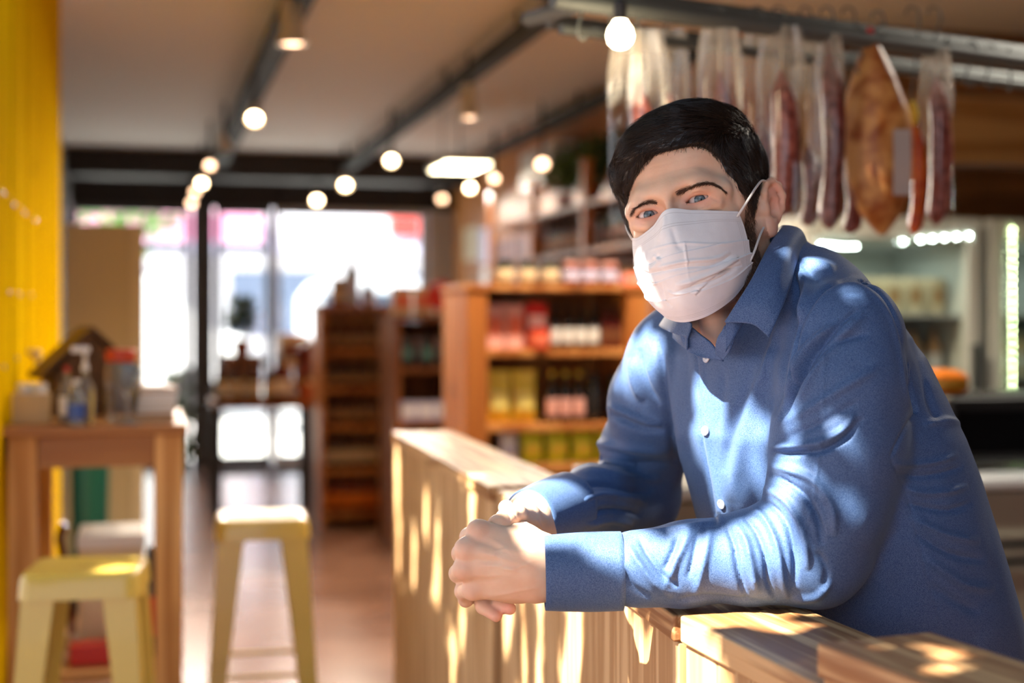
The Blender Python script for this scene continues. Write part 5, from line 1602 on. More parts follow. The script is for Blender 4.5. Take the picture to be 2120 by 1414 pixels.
for s in (-1, 1): MB().add([(-.079, s*.057, .10), (.079, s*.057, .10), (0, s*.057, .185), (-.079, s*.062, .10), (.079, s*.062, .10), (0, s*.062, .185)], [(0, 1, 2), (5, 4, 3), (0, 3, 4, 1), (1, 4, 5, 2), (2, 5, 3, 0)]).build('gable', wick, t_)
# crate of paper cups
ccx, ccy, _z = on_tab(66, 3.86)
t_ = empty('cup_crate', (ccx, ccy, TZ), 0, 'small pale wooden crate at the left end of the high table', 'crate')
pal = mat('pale_wood', srgb(205, 176, 128), rough=.6)
cr_ = MB().box((-.044, -.05, 0), (.044, .05, .006)); cr_.build('base', pal, t_)
for a in (((-.044, -.05, .0065), (-.038, .05, .075)), ((.038, -.05, .0065), (.044, .05, .075)), ((-.0375, -.05, .0065), (.0375, -.044, .075)), ((-.0375, .044, .0065), (.0375, .05, .075))): MB().box(*a).build('side', pal, t_)
cup = MB().lathe([(.014, .0068), (.018, .098), (.0165, .098), (.0125, .01)], n=16)
c0 = cup.build('paper_cup', white, None, smooth=True)
row(c0, [(ccx - .018, ccy - .022, TZ), (ccx + .019, ccy - .022, TZ), (ccx - .018, ccy + .022, TZ), (ccx + .019, ccy + .022, TZ)], 'white paper cup standing in the pale crate on the high table', 'cup', 'paper cups in the crate')
# napkins and books
for i, (dz, h_, col, lab) in enumerate(((0, .022, white, 'white'), (.0225, .020, cream, 'cream'), (.043, .024, white, 'pale upper'), (.0675, .016, kraft, 'brown top'))):
    b = MB().box((-.052, -.075, 0), (.050, .075, .003)).box((-.050, -.073, .003), (.048, .073, h_ - .003), mi=1).box((-.052, -.075, h_ - .003), (.050, .075, h_)).build('booklet', [col, white], None, loc=(X_at(322, 4.0), 4.0, TZ + dz))
    b.rotation_euler = (0, 0, .05 * i)
    put(b, '%s booklet in the stack at the right end of the high table' % lab, 'book')
tr_ = MB().box((-.075, -.06, 0), (.075, .06, .004)).box((-.075, -.06, .004), (-.070, .06, .016)).box((.070, -.06, .004), (.075, .06, .016)).box((-.070, -.06, .004), (.070, -.055, .016)).box((-.070, .055, .004), (.070, .06, .016)).build('serving_tray', kraft, None, loc=(X_at(262, 3.82) + .045, 3.82, TZ))
put(tr_, 'low brown tray along the front right of the high table', 'tray')
sk = MB().tube([(0, 0, 0), (-.045, 0, .155)], [.006, .009], n=10).build('wooden_spoon', pal, None, smooth=True, loc=(X_at(110, 4.25), 4.25, TZ))
MB().lathe([(.004, -.012), (.018, 0), (.014, .012), (.003, .016)], c=(-.048, 0, .165), n=14).build('spoon_bowl', pal, sk, smooth=True)
put(sk, 'wooden spoon leaning behind the roofed basket', 'spoon')
# ---- under the table
bx_ = MB().box((-.085, -.12, 0), (.085, .12, .30)).build('storage_box', cream, None, bevel=.006, loc=(X_at(232, 4.05), 4.05, .425))
MB().box((-.088, -.123, .27), (.088, .123, .305)).build('lid', white, bx_, bevel=.004); put(bx_, 'cream lidded box on the lower shelf of the high table', 'box')
rb = MB().box((-.07, -.04, 0), (.07, .04, .05)).build('red_tin', red, None, bevel=.004, loc=(X_at(205, 3.83) , 3.80, .425)); put(rb, 'flat red tin at the front of the lower table shelf', 'tin')
br = MB().lathe([(.024, 0), (.026, .01), (.026, .18), (.012, .23), (.010, .28), (.001, .285)], n=14).build('wine_bottle', dkg, None, smooth=True, loc=(X_at(312, 3.86), 3.86, .425))
MB().lathe([(.0265, .05), (.0268, .055), (.0268, .15), (.0265, .155)], n=14).build('label', red, br, smooth=True); put(br, 'dark bottle with a red label on the lower table shelf', 'bottle')
hd_ = MB().tube([(0, 0, .004), (-.01, 0, .16), (-.035, 0, .27), (-.02, 0, .31)], [.012, .010, .012, .014], n=10).build('broom_handle', c_('reddish_wood', (120, 60, 44)), None, smooth=True, loc=(X_at(150, 4.15), 4.15, .425))
put(hd_, 'short reddish wooden handle leaning on the lower table shelf', 'handle')

# ---- cabinet and bin beyond the table
M_cab = mat('cream_laminate', srgb(196, 180, 138), rough=.5)
t_ = empty('storage_cabinet', (-.19, 7.6, 0), label='tall cream cabinet beyond the high table', cat='cabinet')
MB().box((-.19, -.28, .06), (.19, .3, 1.78)).build('carcass', M_cab, t_, bevel=.004)
MB().box((-.188, -.302, .07), (.125, -.282, 1.77)).build('door', M_cab, t_, bevel=.003)
MB().box((.130, -.302, .07), (.188, -.282, 1.77)).build('side_strip', mat('cream_strip', srgb(214, 200, 162), rough=.5), t_, bevel=.003)
MB().box((-.19, -.26, 0), (.19, .28, .059)).build('plinth', M_dark, t_)
tb_ = MB().lathe([(.06, 0), (.075, .02), (.085, .66), (.090, .665), (.090, .69), (.080, .69), (.07, .03)], n=24).build('waste_bin', c_('teal_plastic', (18, 92, 80)), None, smooth=True, loc=(X_at(186, 6.7), 6.7, 0)); put(tb_, 'dark teal bin standing beyond the high table', 'bin')

# ---- display table and shelves in the middle of the shop
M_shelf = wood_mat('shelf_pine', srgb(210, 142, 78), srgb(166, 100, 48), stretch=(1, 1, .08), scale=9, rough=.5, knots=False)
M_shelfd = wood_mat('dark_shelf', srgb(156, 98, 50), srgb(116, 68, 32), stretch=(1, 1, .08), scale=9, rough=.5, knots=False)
def unit(name, x0, x1, y0, y1, zs, ztop, m, label, posts=.035, back=True, cat='shelf', divs=()):
    t = empty(name, ((x0+x1)/2, (y0+y1)/2, 0), label=label, cat=cat)
    a, b = (x1-x0)/2, (y1-y0)/2
    for s in (-1, 1): MB().box((s*a if s < 0 else a - posts, -b, 0), (-a + posts if s < 0 else a, b, ztop)).build('side_panel', m, t, bevel=.003)
    for z in zs: MB().box((-a + posts + .0005, -b + .004, z - .028), (a - posts - .0005, b - (.012 if back else 0), z - .0012)).build('shelf', m, t, bevel=.002)
    for x in divs: MB().box((x - (x0+x1)/2 - .01, -b + .008, zs[0] + .001), (x - (x0+x1)/2 + .01, b - .014, ztop)).build('divider', m, t)
    if back: MB().box((-a + posts, b - .011, 0), (a - posts, b, ztop)).build('back_panel', m, t)
    return t
# table of preserves in front of the shop window
DY0, DY1 = 9.55, 10.15
dx0, dx1 = X_at(438, 9.6), X_at(655, 9.6)
t_ = empty('display_table', ((dx0+dx1)/2, (DY0+DY1)/2, 0), label='dark wooden table of preserves in front of the bright shop window', cat='table')
a, b = (dx1-dx0)/2, (DY1-DY0)/2
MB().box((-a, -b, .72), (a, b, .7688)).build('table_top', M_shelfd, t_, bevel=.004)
for sx in (-1, 1):
    for sy in (-1, 1): MB().box((sx*a if sx < 0 else a - .06, sy*b if sy < 0 else b - .06, 0), (-a + .06 if sx < 0 else a, -b + .06 if sy < 0 else b, .719)).build('leg', M_dark, t_)
MB().box((-a + .06, -b + .02, .28), (a - .06, -b + .04, .31)).build('stretcher', M_dark, t_)
zt_ = .77
row(bottle('oil_bottle', .27, .036, amber, black, cream), line(dx0 + .06, dx0 + .38, 4, 9.655, zt_), 'amber bottle in the front row on the table of preserves', 'bottle', 'amber bottles on the preserve table')
row(bottle('wine_bottle', .30, .036, wine, black, white), line(dx0 + .48, dx1 - .25, 2, 9.645, zt_), 'dark red bottle in the front row, right half of the table of preserves', 'bottle', 'wine red bottles on the preserve table')
row(jar('preserve_jar', .13, .045, c_('honey', (150, 70, 20), rough=.1), gold, white), line(dx0 + .10, dx1 - .1, 6, 9.79, zt_), 'honey coloured jar behind the bottles on the table of preserves', 'jar', 'jars on the preserve table')
row(carton('panettone_box', .18, .16, .20, kraft, cream), [(dx0 + .47, 9.98, zt_), (dx0 + .67, 9.98, zt_)], 'large kraft paper box at the back of the table of preserves', 'box', 'kraft boxes on the preserve table')
ob = carton('panettone_box', .20, .16, .24, cream, brown, (dx0 + .57, 9.98, zt_ + .2015)); put(ob, 'cream box stacked on the two kraft boxes on the table of preserves', 'box')
def plant(loc, h, label, leaf, rad=.16, n=160, pot=None, stretch=1.0):
    t = empty('potted_plant', loc, label=label, cat='plant')
    MB().lathe([(.04, 0), (.05, .005), (.062, .10), (.066, .105), (.058, .105), (.05, .09), (.002, .09)], n=18).build('pot', pot or c_('terracotta', (150, 76, 48), rough=.8), t, smooth=True)
    mb = MB(); leaves_mesh(mb, n, (0, 0, .10 + h * .55), (rad, rad, h * .5 * stretch), .05, lr); mb.build('foliage', leaf, t)
    MB().tube([(0, 0, .09), (.01, 0, .10 + h * .5)], .008).build('stem', c_('stem', (70, 80, 40)), t, smooth=True)
    return t
leaf_d = c_('dark_leaf', (38, 66, 34), rough=.5); leaf_g = c_('leaf', (64, 98, 46), rough=.5)
plant((dx0 + .22, 9.95, zt_ + .30), .30, 'bushy dark green plant raised at the back of the table of preserves', leaf_d, .11)
cb_ = carton('wooden_crate', .26, .2, .298, M_shelfd, brown, (dx0 + .22, 9.96, zt_)); put(cb_, 'brown crate under the bushy plant on the table of preserves', 'crate')
plant((dx0 - .26, 9.4, 0), .95, 'tall leafy plant on the floor at the left end of the preserve table', leaf_g, .15, 220)
plant((dx1 - .07, 9.62, zt_), .30, 'small reddish plant on the right of the table of preserves', c_('red_leaf', (120, 50, 44)), .07)
# narrow brown shelf
s1 = (X_at(662, 9.0), X_at(812, 9.0))
unit('wine_shelf', s1[0], s1[1], 9.0, 9.4, [.08, .36, .64, .88, 1.12], 1.379, M_shelf, 'narrow brown wooden shelf of bottles beside the preserve table')
for z, p, lab, g_ in ((.08, bottle('wine_bottle', .25, .034, c_('rust_glass', (120, 44, 16), rough=.15), black, orange), 'rust coloured bottle on the bottom board of the narrow brown shelf', 'bottom row of the narrow shelf'),
                  (.36, bottle('wine_bottle', .25, .034, amber, gold, cream), 'amber bottle on the second board of the narrow brown shelf', 'second row of the narrow shelf'),
                  (.64, bottle('wine_bottle', .20, .032, amber, brown, kraft), 'amber bottle with a kraft label on the third board of the narrow brown shelf', 'third row of the narrow shelf'),
                  (.88, jar('spread_jar', .13, .034, dkg, black, kraft), 'black lidded jar on the fourth board of the narrow brown shelf', 'fourth row of the narrow shelf'),
                  (1.12, bottle('sauce_bottle', .19, .030, amber, kraft, kraft), 'brown sauce bottle on the top board of the narrow brown shelf', 'top row of the narrow shelf')):
    row(p, line(s1[0] + .075, s1[1] - .075, 5, 9.13, z), lab, 'jar' if 'jar' in lab else 'bottle', g_)
tp = MB().box((s1[0] - .01, 8.99, 1.380), (s1[1] + .01, 9.41, 1.4038)).build('shelf_top_board', M_shelf, None); tag(tp, 'flat board lying on top of the narrow brown shelf', 'board')
big = bottle('tall_bottle', .34, .046, c_('pale_blue_glass', (176, 190, 214), rough=.1), lilac, lilac, (X_at(728, 9.15), 9.15, 1.405)); put(big, 'tall pale blue bottle standing on top of the narrow brown shelf', 'bottle')
put(bottle('round_bottle', .17, .042, c_('smoke_glass', (120, 118, 124), rough=.1), black, lilac, (X_at(762, 9.15), 9.15, 1.405)), 'squat smoky bottle beside the tall pale one on the narrow shelf', 'bottle')
put(jar('biscuit_jar', .17, .045, brown, cream, cream, (X_at(700, 9.15), 9.15, 1.405)), 'brown jar with a cream lid on top of the narrow shelf', 'jar')
# stepped stand of packets
s2 = (X_at(818, 7.9), X_at(958, 7.9))
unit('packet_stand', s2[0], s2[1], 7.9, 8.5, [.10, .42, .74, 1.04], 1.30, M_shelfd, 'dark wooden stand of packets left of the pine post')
row(pouch('coffee_packet', .085, .05, .17, black, teal), line(s2[0] + .08, s2[1] - .08, 3, 7.98, 1.04), 'black packet with a teal label on the upper board of the packet stand', 'packet', 'black packets on the packet stand')
row(pouch('coffee_packet', .085, .05, .16, pink, white), line(s2[0] + .08, s2[1] - .08, 3, 8.12, 1.04), 'pink packet behind the black ones on the packet stand', 'packet', 'pink packets on the packet stand')
row(carton('tea_box', .10, .10, .10, lilac, white), line(s2[0] + .09, s2[1] - .09, 3, 8.02, .74), 'lilac tea box on the middle board of the packet stand', 'box', 'lilac boxes on the packet stand')
row(carton('tea_box', .10, .10, .14, kraft, brown), line(s2[0] + .09, s2[1] - .09, 3, 8.02, .42), 'kraft tea box on the lower board of the packet stand', 'box', 'kraft boxes on the packet stand')
row(carton('biscuit_box', .11, .12, .17, cream, coral), line(s2[0] + .07, s2[1] - .07, 3, 8.1, 1.3285), 'cream biscuit box standing on top of the packet stand', 'box', 'biscuit boxes on the packet stand')
tp = MB().box((s2[0] - .01, 7.89, 1.3012), (s2[1] + .01, 8.51, 1.3275)).build('stand_top_board', M_shelfd, None); tag(tp, 'dark board lying on top of the packet stand', 'board')
rs = empty('hanging_sign', PT(915, 612, 7.7), label='round red sign hanging above the packet stand', cat='sign')
MB().lathe([(.001, -.006), (.080, -.006), (.084, 0), (.080, .006), (.001, .006)], n=32, M=Matrix.Rotation(PI/2, 3, 'X')).build('sign_disc', red, rs, smooth=False)
MB().tube([(0, 0, .08), (0, 0, ZC - rs.location[2])], .003).build('cord', M_dark, rs)
MB().lathe([(.062, -.0075), (.066, -.0075)], n=32, M=Matrix.Rotation(PI/2, 3, 'X')).build('sign_ring', coral, rs)

# ---- pine gondola of packets and bottles (nearest shelf)
g0, g1 = X_at(966, 5.4), X_at(1342, 5.4)
unit('pine_shelf', g0, g1, 5.4, 5.85, [.10, .42, .735, .895, 1.19], 1.42, M_orange, 'pine shelf of yellow and pink packets behind his far arm', posts=.085)
def gx(px, Y=5.5): return X_at(px, Y)
row(pouch('pasta_pouch', .098, .06, .205, yellow, c_('pale_yellow', (240, 226, 130))), [(gx(1032), 5.50, .895), (gx(1084), 5.50, .895)], 'large yellow pouch on the second shelf from the top of the pine shelf', 'packet', 'yellow pouches on the pine shelf')
row(bottle('dressing_bottle', .205, .024, dkg, yellow, pink), [(gx(px), 5.47, .895) for px in (1138, 1166, 1194)], 'slim dark bottle with a yellow cap beside the yellow pouches', 'bottle', 'yellow capped bottles on the pine shelf')
row(jar('dark_jar', .19, .032, dkg, black, black), [(gx(px), 5.48, .895) for px in (1226, 1268)], 'black jar beside the yellow capped bottles on the pine shelf', 'jar', 'black jars on the pine shelf')
row(carton('rice_box', .072, .06, .178, pink, coral), [(gx(px), 5.50, 1.19) for px in (1022, 1062)], 'pink box at the left of the upper shelf of the pine shelf', 'box', 'pink boxes on the pine shelf')
put(carton('rice_box', .085, .06, .185, red, white, (gx(1108), 5.50, 1.19)), 'red box on the upper shelf of the pine shelf', 'box')
put(jar('tomato_jar', .085, .040, c_('tomato', (222, 78, 36), rough=.2), red, coral, (gx(1106), 5.425, 1.19)), 'orange-red jar in front of the red box on the pine shelf', 'jar')
row(bottle('vinegar_bottle', .175, .022, dkg, black, white), [(gx(px), 5.47, 1.19) for px in (1146, 1172, 1198, 1224)], 'dark bottle with a white label on the upper shelf of the pine shelf', 'bottle', 'white labelled bottles on the pine shelf')
row(bottle('vinegar_bottle', .175, .022, wine, black, brown), [(gx(px), 5.47, 1.19) for px in (1250, 1272)], 'dark wine coloured bottle at the right of the upper pine shelf', 'bottle', 'wine coloured bottles on the pine shelf')
row(pouch('snack_pouch', .092, .05, .122, lime, yellow), [(gx(px), 5.48, .735) for px in (1098, 1150, 1202, 1252)], 'lime yellow pouch on the third shelf of the pine shelf', 'packet', 'lime pouches on the pine shelf')
put(pouch('flour_bag', .07, .05, .12, white, lilac, (gx(1048), 5.47, .735)), 'white bag left of the lime pouches on the pine shelf', 'packet')
row(carton('tea_box', .10, .10, .14, kraft, brown), [(gx(px, 5.5), 5.52, .42) for px in (1050, 1110, 1170, 1230)], 'kraft box on the fourth shelf of the pine shelf', 'box', 'kraft boxes on the pine shelf')
tp = MB().box((g0 - .01, 5.39, 1.4212), (g1 + .01, 5.86, 1.4438)).build('shelf_top_board', M_orange, None, bevel=.003); tag(tp, 'pine board lying on top of the pine shelf', 'board')
row(jar('olive_jar', .10, .036, c_('olives', (70, 72, 60), rough=.15), black, cream), [(gx(px), 5.5, 1.445) for px in (1045, 1092, 1139)], 'grey-green jar on top of the pine shelf', 'jar', 'olive jars on top of the pine shelf')
row(jar('jam_jar', .095, .034, wine, pink, lilac), [(gx(px), 5.5, 1.445) for px in (1183, 1223, 1263)], 'dark jam jar with a pink lid on top of the pine shelf', 'jar', 'jam jars on top of the pine shelf')
put(carton('salmon_box', .11, .10, .05, coral, pink, (gx(1316), 5.5, 1.445)), 'flat coral box at the right end on top of the pine shelf', 'box')

# ---- tall shelves along the right wall
wy0, wy1, wx0 = 6.75, 10.3, 2.48
t_ = empty('long_shelves', (2.63, (wy0+wy1)/2, 0), label='long dark wooden shelves along the right wall', cat='shelf')
hh = (wy1-wy0)/2
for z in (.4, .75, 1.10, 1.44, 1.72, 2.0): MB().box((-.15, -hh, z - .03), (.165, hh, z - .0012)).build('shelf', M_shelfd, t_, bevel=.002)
for i in range(4): MB().box((-.152, -hh + i * (2*hh - .06) / 3, 0), (-.10, -hh + .06 + i * (2*hh - .06) / 3, 2.25)).build('upright', M_orange, t_)
def wall_row(proto, y0, y1, n, z, label, cat, group, x=2.56):
    row(proto, [(x + random.uniform(-.01, .01), y0 + (y1 - y0) * i / (n - 1), z) for i in range(n)], label, cat, group)
SEG = ((6.88, 7.80), (8.02, 8.95), (9.18, 10.15))
specs = {
 1.10: (bottle('wine_bottle', .27, .036, dkg, red, cream), bottle('wine_bottle', .28, .036, wine, black, white), bottle('wine_bottle', .27, .036, amber, gold, pink)),
 1.44: (jar('pickle_jar', .14, .045, c_('pickles', (120, 110, 60), rough=.15), gold, cream), jar('pepper_jar', .14, .045, c_('peppers', (150, 46, 26), rough=.15), black, pink), jar('pickle_jar', .15, .045, dkg, lilac, lilac)),
 1.72: (bottle('oil_bottle', .24, .034, grn, black, brown), bottle('oil_bottle', .24, .034, amber, black, kraft), carton('cracker_box', .10, .12, .17, brown, orange))}
names = {1.10: ('dark bottle with a red cap', 'wine red bottle with a white label', 'amber bottle with a gold cap'), 1.44: ('jar of green pickles', 'jar of red peppers', 'dark jar with a lilac lid'), 1.72: ('green oil bottle', 'amber oil bottle', 'brown cracker box')}
lev = {1.10: 'third', 1.44: 'fourth', 1.72: 'fifth'}; sg_ = ('near', 'middle', 'far')
for z, ps in specs.items():
    for k, (p, (a, b)) in enumerate(zip(ps, SEG)):
        c = 'bottle' if 'bottle' in names[z][k] else ('jar' if 'jar' in names[z][k] else 'box')
        wall_row(p, a + .02, b - .02, 8, z, '%s, %s board of the right wall shelves, %s bay' % (names[z][k], lev[z], sg_[k]), c, '%ss on the right wall shelves, %s bay' % (names[z][k], sg_[k]))
for k, y in enumerate((7.0, 7.55, 8.15, 8.7)):
    plant((2.60, y, 2.0), .30, ('dark trailing plant on the top wall shelf, nearest of the four', 'dark leafy plant on the top wall shelf, second of the four', 'leafy plant on the top wall shelf, third of the four', 'leafy plant on the top wall shelf, farthest of the four')[k], leaf_d if k < 2 else leaf_g, .15, 150)
ac = MB().box((-.11, -.42, 0), (.10, .42, .27)).build('air_conditioner', mat('ac_white', srgb(206, 206, 206), rough=.4), None, bevel=.02, loc=(2.69, 9.35, 2.22)); MB().box((-.115, -.38, .03), (-.111, .38, .06)).build('louvre', M_rail, ac)
tag(ac, 'white air conditioner high on the right wall', 'air conditioner')
for k, (px, y0, y1, m_, lab) in enumerate(((1010, 470, 545, lilac, 'pale blue poster on the wood wall, upper one'), (1014, 552, 590, white, 'small white notice below the pale blue poster'), (975, 470, 540, cream, 'cream poster on the wood wall nearer the window'))):
    Yp = XR / math.tan(ang(px)); zt, zb = Z_at(y0, XR, Yp), Z_at(y1, XR, Yp)
    po = MB().box((-.004, -.30, zb), (-.0005, .30, zt)).build('poster', m_, None, loc=(XR, Yp, 0)); tag(po, lab, 'poster')

# ---- freezer worktop, black machine, fridges behind the man
M_frz = mat('freezer_grey', srgb(172, 166, 148), rough=.4)
t_ = empty('chest_freezer', (2.23, 3.50, 0), label='long pale grey freezer behind the man with a white top and vents', cat='freezer')
MB().box((-1.06, -.26, .08), (1.06, .26, .86)).build('body', M_frz, t_, bevel=.01)
MB().box((-1.08, -.28, .865), (1.08, .28, .8988)).build('lid', mat('freezer_lid', srgb(214, 216, 214), rough=.25), t_, bevel=.008)
for k in range(5):
    MB().box((-1.01, -.269, .74 - k * .022), (1.01, -.261, .75 - k * .022)).build('vent', M_rail if k % 2 else M_frz, t_)
MB().box((-1.0, -.23, 0), (1.0, .23, .079)).build('plinth', M_dark, t_)
bm_ = MB().box((-.24, -.17, .02), (.24, .17, .20)).build('coffee_machine', c_('black_enamel', (16, 16, 18), rough=.4), None, bevel=.015, loc=(X_at(2065, 3.5), 3.52, .90))
MB().box((-.22, -.175, .05), (.10, -.171, .16)).build('front_panel', c_('gloss_black', (8, 8, 10), rough=.1), bm_)
for s in (-1, 1): MB().lathe([(.02, 0), (.02, .02)], c=(s*.18, 0, 0), n=12).build('foot', black, bm_)
tag(bm_, 'low black machine on the freezer at the right edge', 'machine')
oc = MB().lathe([(.06, 0), (.075, .01), (.075, .05), (.05, .065), (.001, .068)], n=24).build('cheese_wheel', orange, None, smooth=True, loc=(X_at(1945, 3.5), 3.5, 1.1005)); MB().lathe([(.076, .02), (.077, .022), (.077, .035), (.076, .037)], n=24).build('label_band', gold, oc)
tag(oc, 'orange wrapped cheese on the black machine', 'cheese')
M_fr = mat('fridge_grey', srgb(186, 188, 180), rough=.35)
M_ledw = mat('led_white', srgb(230, 255, 240), emit=((.80, 1, .88, 1), 110)); M_ledg = mat('led_green_white', srgb(220, 255, 180), emit=((.74, 1, .48, 1), 70))
def fridge(x0, x1, y0, label, leds):
    w = x1 - x0; H = 1.74
    t = empty('display_fridge', ((x0+x1)/2, y0 + .35, 0), label=label, cat='fridge')
    a, b = w/2, .35
    MB().box((-a, b - .03, .1), (a, b, H)).box((-a, -b + .06, .1), (-a + .035, b - .031, H)).box((a - .035, -b + .06, .1), (a, b - .031, H)).box((-a + .036, -b + .06, H - .10), (a - .036, b - .031, H)).box((-a + .036, -b + .06, .1), (a - .036, b - .031, .22)).build('cabinet', M_fr, t)
    MB().box((-a + .02, -b + .08, 0), (a - .02, b - .02, .099)).build('plinth', M_dark, t)
    d = MB().box((-a, -b, .12), (-a + .06, -b + .05, H)).box((a - .06, -b, .12), (a, -b + .05, H)).box((-a + .061, -b, H - .09), (a - .061, -b + .05, H)).box((-a + .061, -b, .12), (a - .061, -b + .05, .22)).build('door_frame', M_fr, t, bevel=.004)
    MB().box((-a + .061, -b + .02, .221), (a - .061, -b + .026, H - .091)).build('door_glass', M_glass, d)
    MB().box((a - .045, -b - .03, .8), (a - .02, -b - .002, 1.2)).build('handle', M_rail, d)
    for z in (.50, .78, 1.06, 1.33): MB().box((-a + .037, -b + .08, z - .012), (a - .037, b - .04, z - .0012)).build('shelf', c_('wire_shelf', (180, 186, 190)), t)
    return t
f1 = (X_at(1668, 5.4), X_at(2030, 5.4)); f2 = (X_at(2052, 5.4), X_at(2052, 5.4) + .76)
fa = fridge(f1[0], f1[1], 5.4, 'glass door fridge with a row of white lights, right of his shoulder', 0)
fb = fridge(f2[0], f2[1], 5.4, 'glass door fridge at the right edge with a vertical green-white light strip', 1)
def led(parent, pts, m):
    for p in pts:
        o = MB().lathe([(.0005, -.002), (.0026, -.002), (.0026, .002), (.0005, .002)], n=10, M=Matrix.Rotation(PI/2, 3, 'X')).build('led', m, parent)
        o.location = Vector(p) - parent.location
led(fa, [(x, 5.392, Z_at(py, x, 5.392)) for px, py in [(1700, 506), (1712, 507), (1724, 508), (1736, 509), (1748, 510), (1760, 510), (1771, 510), (1870, 500), (1906, 496), (1931, 494), (1956, 492), (1981, 490), (2006, 488)] for x in [X_at(px, 5.392)]], M_ledw)
for px, py0, py1, n in ((2096, 476, 806, 20),):
    led(fb, [(X_at(px, 5.392), 5.392, Z_at(py0 + (py1 - py0) * i / (n - 1), X_at(px, 5.392), 5.392)) for i in range(n)], M_ledg)
fx = (f1[0] + f1[1]) / 2
for z, protos in ((1.06, (bottle('juice_bottle', .21, .034, kraft, brown, white), 'tan drink bottle on the upper shelf of the nearer fridge')), (.78, (bottle('beer_bottle', .22, .031, dkg, gold, grn), 'dark bottle on the second shelf of the nearer fridge')), (1.33, (carton('juice_box', .07, .07, .16, cream, kraft), 'pale carton on the top shelf of the nearer fridge')), (.50, (bottle('beer_bottle', .22, .031, amber, red, cream), 'amber bottle on the third shelf of the nearer fridge'))):
    row(protos[0], line(f1[0] + .09, f1[1] - .09, 7, 5.62, z), protos[1], 'carton' if 'carton' in protos[1] else 'bottle', protos[1].split(' on the ')[1] + ' row')
for z, protos in ((1.06, (bottle('juice_bottle', .21, .034, cream, teal, white), 'cream bottle on the upper shelf of the fridge at the right edge')), (.78, (bottle('beer_bottle', .22, .031, grn, gold, cream), 'green bottle on the second shelf of the fridge at the right edge'))):
    row(protos[0], line(f2[0] + .09, f2[1] - .09, 7, 5.62, z), protos[1], 'bottle', protos[1].split(' on the ')[1] + ' row')
for fxx in (fa, fb):
    la = bpy.data.lights.new('fridge_light', 'AREA'); la.energy = 1.6; la.size = .5; la.color = (.85, 1, .92)
    lo = bpy.data.objects.new('fridge_light', la); COL.objects.link(lo); lo.parent = fxx; lo.location = (0, -.12, 1.60)

# ---- hanging rack with cured meats
M_galv = mat('galvanised', srgb(96, 100, 96), rough=.6, metal=.2)
dv_ = np.array([.866, .5, 0]); 
t_ = empty('hanging_rack', W(1700, 72, 2.8), label='galvanised pipe rack above the man with meats on hooks', cat='rack')
RB_ = Q(1700, 72, 2.8)
def rk(o, s): 
    w1 = rot_frame(RB_ + np.array(o) + dv_ * s); l = t_.location
    return (w1[0] - l[0], w1[1] - l[1], w1[2] - l[2])
for off, r_, s0, s1_ in (((0, 0, 0), .016, -.62, 2.2), ((-.05, .22, .075), .020, -.62, 2.2), ((.0, .10, -.030), .010, -.60, 2.2), ((-.1, .34, .045), .016, -.5, 2.2)):
    MB().tube([rk(off, s0), rk(off, s1_)], r_, n=14).build('pipe', M_galv, t_, smooth=True)
for s in (-.55, 1.6):
    MB().tube([rk((0, .0, .0), s), rk((-.1, .34, .045), s)], .014, n=10).build('cross_pipe', M_galv, t_, smooth=True)
    MB().tube([rk((0, 0, .015), s), rk((0, 0, ZC - RB_[2] - EYE), s)], .010, n=10).build('drop_rod', M_galv, t_, smooth=True)

def meat_mat(name, a, b, fat, scale=60):
    if name in MATS: return MATS[name]
    m = mat(name, srgb(*a), rough=.35, noise=(srgb(*b), scale), bump=.7, bscale=scale * 2)
    return m
M_sal = meat_mat('salami_skin', (104, 38, 32), (166, 96, 84), None, 55)
M_sal2 = meat_mat('dark_salami_skin', (92, 38, 34), (140, 84, 76), None, 55)
M_cho = meat_mat('chorizo_skin', (176, 66, 24), (214, 110, 40), None, 40)
M_ham = mat('ham_skin', srgb(146, 78, 30), rough=.4, noise=(srgb(204, 148, 84), 24), bump=.6, bscale=60)
M_bag = bpy.data.materials.new('clear_bag'); M_bag.use_nodes = True
_nt = M_bag.node_tree; _nt.nodes.clear()
_o = _nt.nodes.new('ShaderNodeOutputMaterial'); _t = _nt.nodes.new('ShaderNodeBsdfTransparent'); _g = _nt.nodes.new('ShaderNodeBsdfGlossy'); _d = _nt.nodes.new('ShaderNodeBsdfTranslucent'); _df = _nt.nodes.new('ShaderNodeBsdfDiffuse')
_m = _nt.nodes.new('ShaderNodeMixShader'); _m2 = _nt.nodes.new('ShaderNodeMixShader'); _m3 = _nt.nodes.new('ShaderNodeMixShader')
_t.inputs[0].default_value = (.97, .97, .96, 1); _g.inputs['Roughness'].default_value = .12; _d.inputs[0].default_value = (.88, .82, .70, 1); _df.inputs[0].default_value = (.86, .80, .70, 1)
_m3.inputs[0].default_value = .5; _m2.inputs[0].default_value = .05
_tc = _nt.nodes.new('ShaderNodeTexCoord'); _sp = _nt.nodes.new('ShaderNodeSeparateXYZ'); _mr = _nt.nodes.new('ShaderNodeMapRange'); _nz = _nt.nodes.new('ShaderNodeTexNoise'); _nz.inputs['Scale'].default_value = 9
_mr.inputs[1].default_value = .62; _mr.inputs[2].default_value = .95; _mr.inputs[3].default_value = -.03; _mr.inputs[4].default_value = .32
_nt.links.new(_tc.outputs['Generated'], _sp.inputs[0]); _nt.links.new(_sp.outputs['Z'], _mr.inputs[0])
_mm = _nt.nodes.new('ShaderNodeMath'); _mm.operation = 'MULTIPLY_ADD'; _mm.inputs[1].default_value = .08; _nt.links.new(_nz.outputs['Fac'], _mm.inputs[0]); _nt.links.new(_mr.outputs[0], _mm.inputs[2]); _nt.links.new(_mm.outputs[0], _m.inputs[0])
